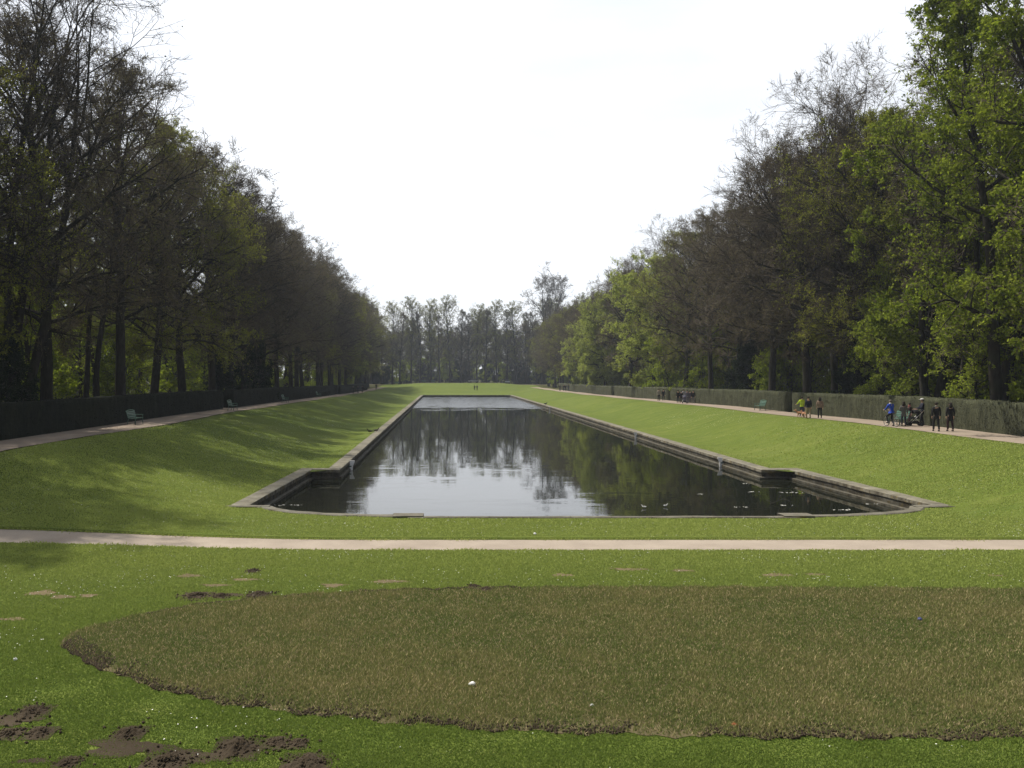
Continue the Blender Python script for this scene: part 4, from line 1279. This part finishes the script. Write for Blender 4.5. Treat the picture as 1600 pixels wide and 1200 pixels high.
    for i, s in enumerate((-1, 1)):
        a = add((s * 0.09, 0.01, hz - 0.09), 0.095, r1_); k = add(kn[i], 0.072, a); add((an[i][0], an[i][1], an[i][2] + 0.0), 0.058, k)
    link('trousers', skin('trousers', V, E, Rd, 1), cloth(legs), o, True)
    for i in range(2):
        bm = bmesh.new()
        ell(bm, (an[i][0], an[i][1] + 0.06, an[i][2] - 0.04), (0.05, 0.14, 0.05))
        link('shoe', mesh_of(bm, 'shoe'), cloth(shoes), o, True)
    bm = bmesh.new()
    ell(bm, (0, hx - 0.015, 1.655 + dz), (0.098, 0.112, 0.092))
    if long_hair: ell(bm, (0, hx - 0.06, 1.53 + dz), (0.11, 0.07, 0.16))
    link('hair', mesh_of(bm, 'hair'), cloth(hair), o, True)
    if hat:
        bm = bmesh.new()
        ell(bm, (0, hx - 0.0, 1.69 + dz), (0.108, 0.125, 0.075)); bx(bm, (0, hx + 0.13, 1.675 + dz), (0.15, 0.10, 0.015))
        link('cap', mesh_of(bm, 'cap'), cloth(hat), o, True)
    if scarf:
        bm = bmesh.new(); ell(bm, (0, hx * 0.9, 1.49 + dz), (0.10, 0.10, 0.05)); link('scarf', mesh_of(bm, 'scarf'), cloth(scarf), o, True)
    return o

# ---- near group on the right path
g1 = 'walkers by the bench with the stroller'
person(1393, 666, 2.1, R(8), 'cyclist in a bright blue jacket with white collar astride a bicycle', (0.015, 0.06, 0.42), BLACK, (0.12, 0.10, 0.08), pose='ride', arms=('push', 'push'), scarf=WHITE, height=1.76)
person(1412, 666, 2.1, R(-20), 'woman in a long grey coat with dark hair between cyclist and stroller', GREY, NAVY, coat=0.66, stride=0.08, arms=('bent', 'swing'), long_hair=True, height=1.66)
person(1421, 664, 2.1, R(100), 'person in dark coat with pink scarf half hidden beside the grey coat', (0.03, 0.015, 0.015), (0.05, 0.012, 0.015), coat=0.8, stride=0.1, scarf=(0.5, 0.12, 0.15), height=1.52)
person(1441, 665, 2.1, R(78), 'person in white cap and dark jacket leaning on the black stroller', NAVY, BLACK, coat=0.82, stride=0.12, arms=('push', 'push'), hat=WHITE, height=1.84)
person(1463, 674, 2.1, R(-12), 'walker in black jacket and dark trousers, left one of the nearest pair', BLACK, (0.02, 0.02, 0.02), coat=0.80, stride=0.18, height=1.80, shoes=(0.03, 0.03, 0.03), scarf=(0.2, 0.2, 0.18))
person(1485, 674, 2.1, R(-5), 'woman in a knee-length black coat with long black hair, right of the near pair', BLACK, (0.03, 0.01, 0.012), coat=0.60, stride=0.12, long_hair=True, height=1.78)
person(1253, 651, 2.1, R(-18), 'person in a fluorescent yellow jacket and blue jeans walking a tan dog', (0.45, 0.6, 0.03), JEANS, coat=0.9, arms=('out', 'swing'), height=1.70)
person(1263, 653.5, 2.1, R(-12), 'person in dark jacket and beige trousers beside the yellow jacket', NAVY, BEIGE, coat=0.88, height=1.76, shoes=BLACK)
person(1281, 653.5, 2.1, R(-15), 'woman in a beige top and black trousers with a bag, right of the dog walkers', (0.25, 0.18, 0.14), BLACK, coat=0.92, long_hair=True, height=1.70, stride=0.1)
# ---- farther walkers on the right path
F_ = 'distant walkers on the right path'
for px, py, h_, top, lg, lab, ex in [
    (1029.5, 626.5, 1.8, (0.28, 0.26, 0.22), BLACK, 'distant walker in a pale grey jacket, left of a pair', {}),
    (1036.5, 626, 1.68, BLACK, BLACK, 'distant walker all in black beside the pale grey jacket', {}),
    (1059.5, 629.5, 1.72, BLACK, NAVY, 'walker in black, leftmost of the group with the pram', {}),
    (1064.5, 629.5, 1.62, (0.02, 0.02, 0.03), BLACK, 'second walker from the left in the group with the pram', {}),
    (1068.5, 629, 1.8, (0.3, 0.3, 0.32), JEANS, 'walker in light grey pushing the pram of the group', dict(arms=('push', 'push'))),
    (1073.5, 630, 1.75, (0.15, 0.15, 0.19), (0.08, 0.08, 0.12), 'walker in blue-grey in the middle of the group', {}),
    (1078, 630, 1.7, (0.1, 0.09, 0.12), (0.12, 0.11, 0.14), 'walker in grey-violet just left of the dark end walker', {}),
    (1083, 630.5, 1.75, BLACK, (0.16, 0.15, 0.15), 'walker in black jacket and grey trousers, rightmost of the group', {}),
    (937.5, 615.3, 1.75, BLACK, BLACK, 'broad dark distant walker in front of the hedge, left of two', {}),
    (943.3, 615.3, 1.6, (0.06, 0.06, 0.05), BLACK, 'slimmer distant walker right of the broad dark one', {}),
    (875, 611, 1.72, (0.07, 0.08, 0.05), BLACK, 'far walker in olive, leftmost at the end of the right path', {}),
    (880.7, 611, 1.72, BLACK, BLACK, 'far walker in black, second from left at the path end', {}),
    (883.8, 611, 1.72, NAVY, BLACK, 'far walker in navy, third from left at the path end', {}),
    (888.3, 611, 1.78, BLACK, NAVY, 'far walker in black, fourth from left at the path end', {})]:
    person(px, py, 1.9, R(-10) if px > 1000 else R(170), lab, top, lg, height=h_, group=F_, stride=0.16, **ex)
person(893.5, 611, 1.9, R(90), 'far seated figure in dark clothes, left of two by the hedge', GREY, BLACK, pose='sit', arms=('lap', 'lap'), height=1.7)
person(898.7, 611.5, 1.9, R(90), 'far seated figure in dark clothes, right of two by the hedge', BLACK, BLACK, pose='sit', arms=('lap', 'lap'), height=1.7)
# ---- centre and left
person_at((741.5 - 695) / F * 292, 292, 0.5, R(5), 'dark figure on the far lawn beyond the pool, left of two', BLACK, BLACK, height=1.75, group='pair on the far lawn')
person_at((745.5 - 695) / F * 292, 292, 0.5, R(-5), 'dark figure on the far lawn beyond the pool, right of two', NAVY, BLACK, height=1.75, group='pair on the far lawn')
person(588, 609, 1.5, R(15), 'lone dark walker at the far end of the left hedge', BLACK, BLACK, height=1.8)
for px, py, c, lab in [(552, 615, BLACK, 'far dark walker on the left path, leftmost of three'), (559.5, 614.5, NAVY, 'far dark walker on the left path, middle of three'), (566, 614, BLACK, 'far dark walker on the left path, rightmost of three')]:
    person(px, py, 1.5, R(180), lab, c, BLACK, height=1.72, group='walkers far along the left path')

# ---- benches
M['green_paint'] = simple('green_bench_paint', (0.065, 0.15, 0.11), 0.4, 0.15, 8, 0.5)
M['iron'] = simple('dark_iron', (0.05, 0.10, 0.08), 0.5, 0.2, 10, 0.5)
def bench(px, py, side, label, length=1.7, ref=None):
    """side=-1: stands by the left hedge and looks right"""
    z = 2.0
    for _ in range(6):
        p = unproject(px, py, z); z = float(ground(p.x, p.y)) + 0.03
    o = empty('park_bench', (p.x, p.y, z), R(90) if side > 0 else R(-90))
    # local: x along the bench, +y = front, so facing the pool
    tag(o, label, 'bench', 'green benches along the paths')
    L = length / 2
    bm = bmesh.new()
    for i in range(5): bx(bm, (0, -0.2 + i * 0.105, 0.45 + 0.008 * abs(i - 2)), (length, 0.075, 0.03))
    link('seat', mesh_of(bm, 'seat'), M['green_paint'], o)
    bm = bmesh.new()
    for i in range(4): bx(bm, (0, -0.27 - i * 0.035, 0.56 + i * 0.115), (length, 0.028, 0.08), Matrix.Rotation(R(14), 3, 'X'))
    for k in range(9):        # arched top rail
        a = -1 + k / 4
        bx(bm, (a * L * 0.9, -0.405, 0.975 + 0.07 * (1 - a * a)), (length / 8.2, 0.04, 0.06))
    link('backrest', mesh_of(bm, 'backrest'), M['green_paint'], o)
    for s in (-1, 1):
        x = s * (L - 0.08)
        bm = bmesh.new(); tube(bm, (x, -0.28, 0.68), (x, 0.27, 0.68), 0.025); tube(bm, (x, 0.25, 0.68), (x, 0.25, 0.45), 0.02)
        link('armrest', mesh_of(bm, 'armrest'), M['green_paint'], o)
        bm = bmesh.new(); tube(bm, (x, 0.26, 0.0), (x, 0.23, 0.45), 0.03, 0.025); link('leg', mesh_of(bm, 'leg'), M['iron'], o)
        bm = bmesh.new(); tube(bm, (x, -0.34, 0.0), (x, -0.24, 0.45), 0.03, 0.025); tube(bm, (x, -0.24, 0.45), (x, -0.42, 0.98), 0.025, 0.02); link('leg', mesh_of(bm, 'leg'), M['iron'], o)
    return o
bench(212, 663, -1, 'green bench against the left hedge, nearest on the left')
bench(364, 641, -1, 'green bench against the left hedge before the gap, second on the left')
bench(446, 629, -1, 'green bench beyond the gap in the left hedge, third on the left')
bench(498, 621, -1, 'green bench far along the left hedge, fourth on the left')
bench(1403, 664.5, 1, 'pale green bench between the cyclist and the grey coat')
bench(1187, 641, 1, 'green bench by the right hedge left of the dog walkers')
bench(1005, 621.5, 1, 'green bench by the right hedge left of the pale grey walker')
bench(924, 612.5, 1, 'far green bench by the right hedge with a pale seat')
M['bluebench'] = M['iron']
def far_bench(px, y, label):
    x = (px - 695) / F * y
    o = bench(600, 700, 1, label); o.location = (x, y, float(ground(x, y)) + 0.05); o.rotation_euler.z = R(180)
    return o
far_bench(662, 352, 'far bench under the trees beyond the pool, left of centre')
far_bench(677, 352, 'far bench under the trees beyond the pool, second from left')
far_bench(620, 352, 'far bench under the trees beyond the pool, leftmost')

# ---- bicycle
M['tyre'] = simple('black_rubber', (0.015, 0.015, 0.015), 0.7)
M['steel'] = simple('painted_steel', (0.05, 0.05, 0.06), 0.35, 0.1, 8, 0.5)
M['chrome'] = simple('bright_metal', (0.5, 0.5, 0.5), 0.3, 0.05, 8, 0.5, 0.8)
def ground_at(px, py, z=2.0):
    for _ in range(6):
        p = unproject(px, py, z); z = float(ground(p.x, p.y)) + 0.03
    return Vector((p.x, p.y, z))
def bicycle(loc, rz, label):
    o = empty('bicycle', loc, rz); tag(o, label, 'bicycle')
    for y in (-0.52, 0.52):
        w = empty('wheel', (0, y, 0.35)); w.parent = o
        bm = bmesh.new(); ring(bm, (0, 0, 0), 0.335, 0.02); link('tyre', mesh_of(bm, 'tyre'), M['tyre'], w, True)
        bm = bmesh.new(); ring(bm, (0, 0, 0), 0.31, 0.01)
        for k in range(12): tube(bm, (0, 0, 0), (0, 0.31 * math.cos(k * math.pi / 6), 0.31 * math.sin(k * math.pi / 6)), 0.003, seg=4)
        link('rim', mesh_of(bm, 'rim'), M['chrome'], w, True)
    bm = bmesh.new()
    bb, seat_t, head, rear, front = (0, -0.08, 0.30), (0, -0.2, 0.82), (0, 0.35, 0.82), (0, -0.52, 0.35), (0, 0.52, 0.35)
    for a, b in ((bb, seat_t), (bb, head), (seat_t, head), (bb, rear), (seat_t, rear), (head, front)): tube(bm, a, b, 0.016)
    tube(bm, head, (0, 0.31, 1.0), 0.014); link('frame', mesh_of(bm, 'frame'), M['steel'], o, True)
    bm = bmesh.new(); tube(bm, (-0.28, 0.24, 1.02), (0, 0.31, 1.02), 0.012); tube(bm, (0.28, 0.24, 1.02), (0, 0.31, 1.02), 0.012); link('handlebar', mesh_of(bm, 'handlebar'), M['chrome'], o, True)
    bm = bmesh.new(); ell(bm, (0, -0.24, 0.89), (0.08, 0.14, 0.035)); link('saddle', mesh_of(bm, 'saddle'), M['tyre'], o, True)
    bm = bmesh.new(); ring(bm, (0.05, -0.08, 0.30), 0.09, 0.008, seg=16); tube(bm, (-0.12, -0.08, 0.14), (0.12, -0.08, 0.46), 0.01); link('crank', mesh_of(bm, 'crank'), M['steel'], o, True)
p = ground_at(1393, 666)
bicycle(p, R(8), 'dark bicycle with thin wheels ridden by the blue-jacketed cyclist')
# ---- stroller and pram
def stroller(loc, rz, label, hood, s=1.0):
    o = empty('stroller', loc, rz, s); tag(o, label, 'stroller')
    bm = bmesh.new()
    for sx in (-0.24, 0.24):
        tube(bm, (sx, -0.48, 1.03), (sx, 0.38, 0.14), 0.014); tube(bm, (sx, -0.32, 0.14), (sx, 0.06, 0.52), 0.014)
    tube(bm, (-0.24, -0.32, 0.14), (0.24, -0.32, 0.14), 0.012); tube(bm, (-0.24, 0.38, 0.14), (0.24, 0.38, 0.14), 0.012)
    link('frame', mesh_of(bm, 'frame'), M['chrome'], o, True)
    bm = bmesh.new(); tube(bm, (-0.25, -0.48, 1.03), (0.25, -0.48, 1.03), 0.018); link('handle', mesh_of(bm, 'handle'), M['tyre'], o, True)
    bm = bmesh.new(); bx(bm, (0, 0.05, 0.52), (0.42, 0.55, 0.10)); bx(bm, (0, -0.16, 0.70), (0.42, 0.10, 0.42), Matrix.Rotation(R(18), 3, 'X'))
    bmesh.ops.bevel(bm, geom=bm.edges, offset=0.03, segments=2, affect='EDGES'); link('seat', mesh_of(bm, 'seat'), cloth(hood), o, True)
    bm = bmesh.new(); r = bmesh.ops.create_icosphere(bm, subdivisions=3, radius=1)
    bmesh.ops.transform(bm, matrix=Matrix.Translation((0, -0.02, 0.80)) @ Matrix.Diagonal((0.25, 0.32, 0.27, 1)), verts=r['verts'])
    bmesh.ops.delete(bm, geom=[v for v in bm.verts if v.co.z < 0.74 or v.co.y > 0.17], context='VERTS')
    bmesh.ops.solidify(bm, geom=bm.faces[:], thickness=0.015)
    link('hood', mesh_of(bm, 'hood'), cloth(hood), o, True)
    bm = bmesh.new(); bx(bm, (0, 0.02, 0.24), (0.38, 0.45, 0.14)); link('basket', mesh_of(bm, 'basket'), cloth(BLACK), o)
    for sx in (-0.27, 0.27):
        for sy in (-0.32, 0.38):
            bm = bmesh.new(); ring(bm, (sx, sy, 0.13), 0.105, 0.022, seg=16); tube(bm, (sx - 0.01, sy, 0.13), (sx + 0.01, sy, 0.13), 0.09, seg=12); link('wheel', mesh_of(bm, 'wheel'), M['tyre'], o, True)
stroller(ground_at(1430, 665.5), R(78), 'black stroller held by the person in the white cap', BLACK, 1.05)
stroller(ground_at(1070, 630.5), R(-10), 'blue-grey pram in the middle of the walking group', (0.12, 0.12, 0.18), 1.05)
# ---- dogs
def dog(loc, rz, label, col, s=1.0):
    o = empty('dog', loc, rz, s); tag(o, label, 'dog')
    V, E, Rd = [], [], []
    def add(p, r, parent=None):
        V.append(p); Rd.append(r)
        if parent is not None: E.append((parent, len(V) - 1))
        return len(V) - 1
    h = add((0, -0.22, 0.42), (0.085, 0.09)); b = add((0, -0.02, 0.41), (0.08, 0.085), h); c = add((0, 0.20, 0.42), (0.09, 0.12), b)
    n = add((0, 0.33, 0.54), 0.06, c); hd = add((0, 0.40, 0.64), 0.065, n); mz = add((0, 0.52, 0.61), 0.035, hd); add((0, 0.58, 0.60), 0.025, mz)
    for s_ in (-1, 1): add((s_ * 0.05, 0.37, 0.72), 0.02, hd)
    for s_ in (-1, 1):
        f = 0.06 * s_
        a = add((s_ * 0.07, -0.24, 0.35), 0.055, h); k = add((s_ * 0.08, -0.17 + f, 0.26), 0.038, a); q = add((s_ * 0.08, -0.30 + f, 0.15), 0.022, k); w = add((s_ * 0.08, -0.27 + f, 0.03), 0.02, q); add((s_ * 0.08, -0.22 + f, 0.02), 0.02, w)
        a = add((s_ * 0.07, 0.20, 0.30), 0.045, c); k = add((s_ * 0.07, 0.19 - f, 0.17), 0.024, a); w = add((s_ * 0.07, 0.20 - f, 0.03), 0.02, k); add((s_ * 0.07, 0.25 - f, 0.02), 0.02, w)
    t = add((0, -0.36, 0.50), 0.025, h); add((0, -0.48, 0.60), 0.015, t)
    link('body', skin('body', V, E, Rd, 0), cloth(col), o, True)
    bm = bmesh.new(); ring(bm, (0, 0, 0), 0.068, 0.012, axis='x', seg=16)
    me = mesh_of(bm, 'collar'); me.transform(Matrix.Translation((0, 0.31, 0.52)) @ Matrix.Rotation(R(90), 4, 'Z') @ Matrix.Rotation(R(0), 4, 'Y')); link('collar', me, cloth((0.3, 0.03, 0.03)), o, True)
dog(ground_at(1251, 652.5), R(60), 'tan dog trotting at the feet of the yellow jacket, left of two', (0.42, 0.22, 0.12), 0.95)
dog(ground_at(1257, 653.3), R(20), 'reddish tan dog beside the beige trousers, right of two', (0.36, 0.18, 0.10), 0.9)
# ---- birds
def bird(loc, rz, label, col, s=1.0, swim=False, name='duck', head=(0.02, 0.06, 0.03)):
    o = empty(name, loc, rz, s); tag(o, label, name)
    V = [(0, -0.17, 0.13), (0, -0.05, 0.12), (0, 0.08, 0.13), (0, 0.15, 0.19), (0, 0.17, 0.27), (0, 0.21, 0.285), (0, 0.27, 0.275), (0, -0.26, 0.17)]
    E = [(0, 1), (1, 2), (2, 3), (3, 4), (4, 5), (5, 6), (0, 7)]
    Rd = [0.05, (0.09, 0.075), (0.085, 0.08), 0.04, 0.035, 0.04, 0.012, 0.015]
    link('body', skin('body', V, E, Rd, 1), cloth(col), o, True)
    for s_ in (-1, 1):
        bm = bmesh.new(); ell(bm, (s_ * 0.08, -0.04, 0.14), (0.02, 0.15, 0.06)); link('wing', mesh_of(bm, 'wing'), cloth(tuple(c * 0.7 for c in col)), o, True)
        if not swim:
            bm = bmesh.new(); tube(bm, (s_ * 0.03, 0, 0), (s_ * 0.03, 0, 0.09), 0.008); link('leg', mesh_of(bm, 'leg'), cloth((0.5, 0.2, 0.03)), o, True)
for px, py, lab, c, rz in [(577.5, 676, 'dark duck on the grass by the left coping, left of two', (0.05, 0.045, 0.035), 1.2), (588, 674.5, 'dark duck on the left coping, right of two', (0.10, 0.09, 0.07), -1.2),
                           (839, 617.5, 'small dark bird on the far lawn beside the pool', BLACK, 1.4)]:
    p = unproject(px, py, 0.07); bird(p, rz, lab, c, 1.25)
p = unproject(861, 632.5, 0.07); p.x = XC + HW - 0.25; bird(p, -1.0, 'dark duck standing on the right coping above the farthest white gauge', BLACK, 1.6)
bird(unproject(1006, 794, WATER_Z), 1.0, 'white gull floating on the dark water, left of two', (0.7, 0.7, 0.7), 0.5, True, 'gull')
bird(unproject(1040, 792, WATER_Z), -1.2, 'white gull floating on the dark water, right of two', (0.7, 0.7, 0.7), 0.5, True, 'gull')
# ---- white gauges on the pool wall
M['white_paint'] = simple('white_paint', (0.85, 0.85, 0.87), 0.5, 0.06)
def gauge(y, side, label):
    xi = XC + side * (HW - CW)
    o = empty('pool_gauge', (xi - side * 0.02, y, 0), 0); tag(o, label, 'gauge', 'white gauges on the pool wall')
    # a plate square to the wall, waisted towards the water
    prof = [(-0.03, 0.12), (0.28, 0.12), (0.26, 0.0), (0.17, -0.2), (0.15, -0.7), (-0.03, -0.7)]
    bm = bmesh.new()
    a = [bm.verts.new((-side * (u + 0.12), -0.04, z)) for u, z in prof]
    b = [bm.verts.new((-side * (u + 0.12), 0.04, z)) for u, z in prof]
    bm.faces.new(a); bm.faces.new(b[::-1])
    for i in range(6): bm.faces.new((a[i], a[(i + 1) % 6], b[(i + 1) % 6], b[i]))
    bmesh.ops.recalc_face_normals(bm, faces=bm.faces)
    link('board', mesh_of(bm, 'board'), M['white_paint'], o)
    bm = bmesh.new(); tube(bm, (side * 0.0, 0, -0.25), (-side * 0.2, 0, -0.25), 0.06); link('bracket', mesh_of(bm, 'bracket'), M['iron'], o, True)
def gy_(px, side): return xat(px, XC + side * (HW - CW))
gauge(gy_(544, -1), -1, 'white waisted gauge board on the left pool wall')
gauge(gy_(1131, 1), 1, 'white gauge board on the right pool wall, nearest of three')
gauge(gy_(997, 1), 1, 'white gauge board on the right pool wall, middle of three')
gauge(gy_(861, 1), 1, 'white gauge board on the right pool wall, farthest of three')

# ---- floating leaves and a twig on the water
def pads(px, py, w, n, label):
    c = unproject(px, py, WATER_Z); hw = w / 2 * c.y / F
    V, Fs = [], []
    for i in range(max(3, n // 2)):
        x = rng.uniform(-hw, hw); y = rng.normal(0, 0.09); r_ = rng.uniform(0.02, 0.05)
        b = len(V)
        for k in range(7):
            a = k / 7 * 6.283
            V.append((x + math.cos(a) * r_ * 1.6, y + math.sin(a) * r_, 0.012 + rng.uniform(0, 0.012)))
        Fs.append(list(range(b, b + 7)))
    o = link('floating_petals', np_mesh('floating_petals', np.array(V), [np.array(Fs)]), M['daisy'])
    o.location = c
    tag(o, label, 'petals', kind='stuff')
for px, py, w, n, lab in [(450, 790, 50, 26, 'white petals drifting by the near left corner of the water'), (1089, 772, 14, 8, 'small white streak of petals on the right water'), (1181, 769, 26, 12, 'streak of petals right of centre'),
                          (1235, 770, 40, 22, 'long streak of petals below the step in the right wall'), (1158, 793, 22, 12, 'petals near the front curb'), (1167, 756, 10, 5, 'petals farther out'), (1230, 790, 26, 10, 'petals around the floating twig'),
                          (1320, 797, 40, 18, 'petals before the right curved curb'), (1370, 788, 30, 8, 'petals at the foot of the right wall')]:
    pads(px, py, w, n, lab)
c = unproject(1215, 788, WATER_Z)
bm = bmesh.new()
for a, b in (((-0.4, 0, 0), (0.3, 0.1, 0.25)), ((0.3, 0.1, 0.25), (0.7, 0, 0.1)), ((0, 0.05, 0.12), (0.1, -0.1, 0.45)), ((-0.2, 0, 0.05), (-0.5, 0.1, 0.2))): tube(bm, a, b, 0.012)
o = link('floating_branch', mesh_of(bm, 'floating_branch'), M['bark_pale'], smooth=True); o.location = c
tag(o, 'thin broken branch sticking out of the dark water near the right', 'branch')

# ---- cars behind the far trees
M['glass'] = simple('car_glass', (0.02, 0.025, 0.03), 0.1, 0.05, 5, 0.6)
def car(x, y, rz, label, col):
    z = float(ground(x, y)) + 0.02
    o = empty('parked_car', (x, y, z), rz); tag(o, label, 'car')
    bm = bmesh.new()
    sec = [(-2.1, 0.35, 0.75, 0.8), (-1.9, 0.3, 0.95, 0.86), (-1.2, 0.28, 1.0, 0.88), (0.9, 0.28, 0.98, 0.88), (1.8, 0.3, 0.82, 0.84), (2.1, 0.35, 0.65, 0.74)]
    rings = []
    for x_, z0, z1, w in sec:
        rings.append([bm.verts.new(p) for p in ((x_, -w, z0), (x_, -w, z1 - 0.12), (x_, -w + 0.1, z1), (x_, w - 0.1, z1), (x_, w, z1 - 0.12), (x_, w, z0))])
    for a, b in zip(rings[:-1], rings[1:]):
        for k in range(6): bm.faces.new((a[k], a[(k + 1) % 6], b[(k + 1) % 6], b[k]))
    bm.faces.new(rings[0]); bm.faces.new(rings[-1][::-1])
    bmesh.ops.recalc_face_normals(bm, faces=bm.faces)
    link('body', mesh_of(bm, 'body'), cloth(col, 0.3), o, True)
    bm = bmesh.new(); r = bmesh.ops.create_cube(bm, size=1)
    for v in r['verts']:
        v.co = Vector((v.co.x * (2.9 if v.co.z < 0 else 1.7) - 0.15, v.co.y * (1.6 if v.co.z < 0 else 1.25), 0.95 if v.co.z < 0 else 1.44))
    link('window', mesh_of(bm, 'window'), M['glass'], o)
    bm = bmesh.new(); bx(bm, (-0.15, 0, 1.455), (1.75, 1.28, 0.04)); link('roof', mesh_of(bm, 'roof'), cloth(col, 0.3), o)
    for sx in (-1.3, 1.3):
        for sy in (-0.82, 0.82):
            bm = bmesh.new(); tube(bm, (sx, sy - 0.1, 0.32), (sx, sy + 0.1, 0.32), 0.32, seg=18); link('wheel', mesh_of(bm, 'wheel'), M['tyre'], o, True)
car((740 - 695) / F * 356, 356, R(10), 'white parked car between trunks beyond the far lawn', (0.5, 0.5, 0.52))
car((793 - 695) / F * 358, 358, R(90), 'silver parked car right of the white one beyond the far lawn', (0.45, 0.47, 0.5))

# ------------------------------------------------------------------ haze
m, nt, out = new_mat('haze')
v = nt.nodes.new('ShaderNodeVolumePrincipled')
v.inputs['Color'].default_value = (0.76, 0.85, 1.0, 1)
v.inputs['Density'].default_value = 0.0003
v.inputs['Anisotropy'].default_value = 0.2
nt.links.new(v.outputs[0], out.inputs['Volume'])
bm = bmesh.new(); bx(bm, (5, 220, 23), (700, 560, 53))
hz = link('haze', mesh_of(bm, 'haze'), m); tag(hz, kind='stuff', label='thin pale blue haze over the park', cat='haze')
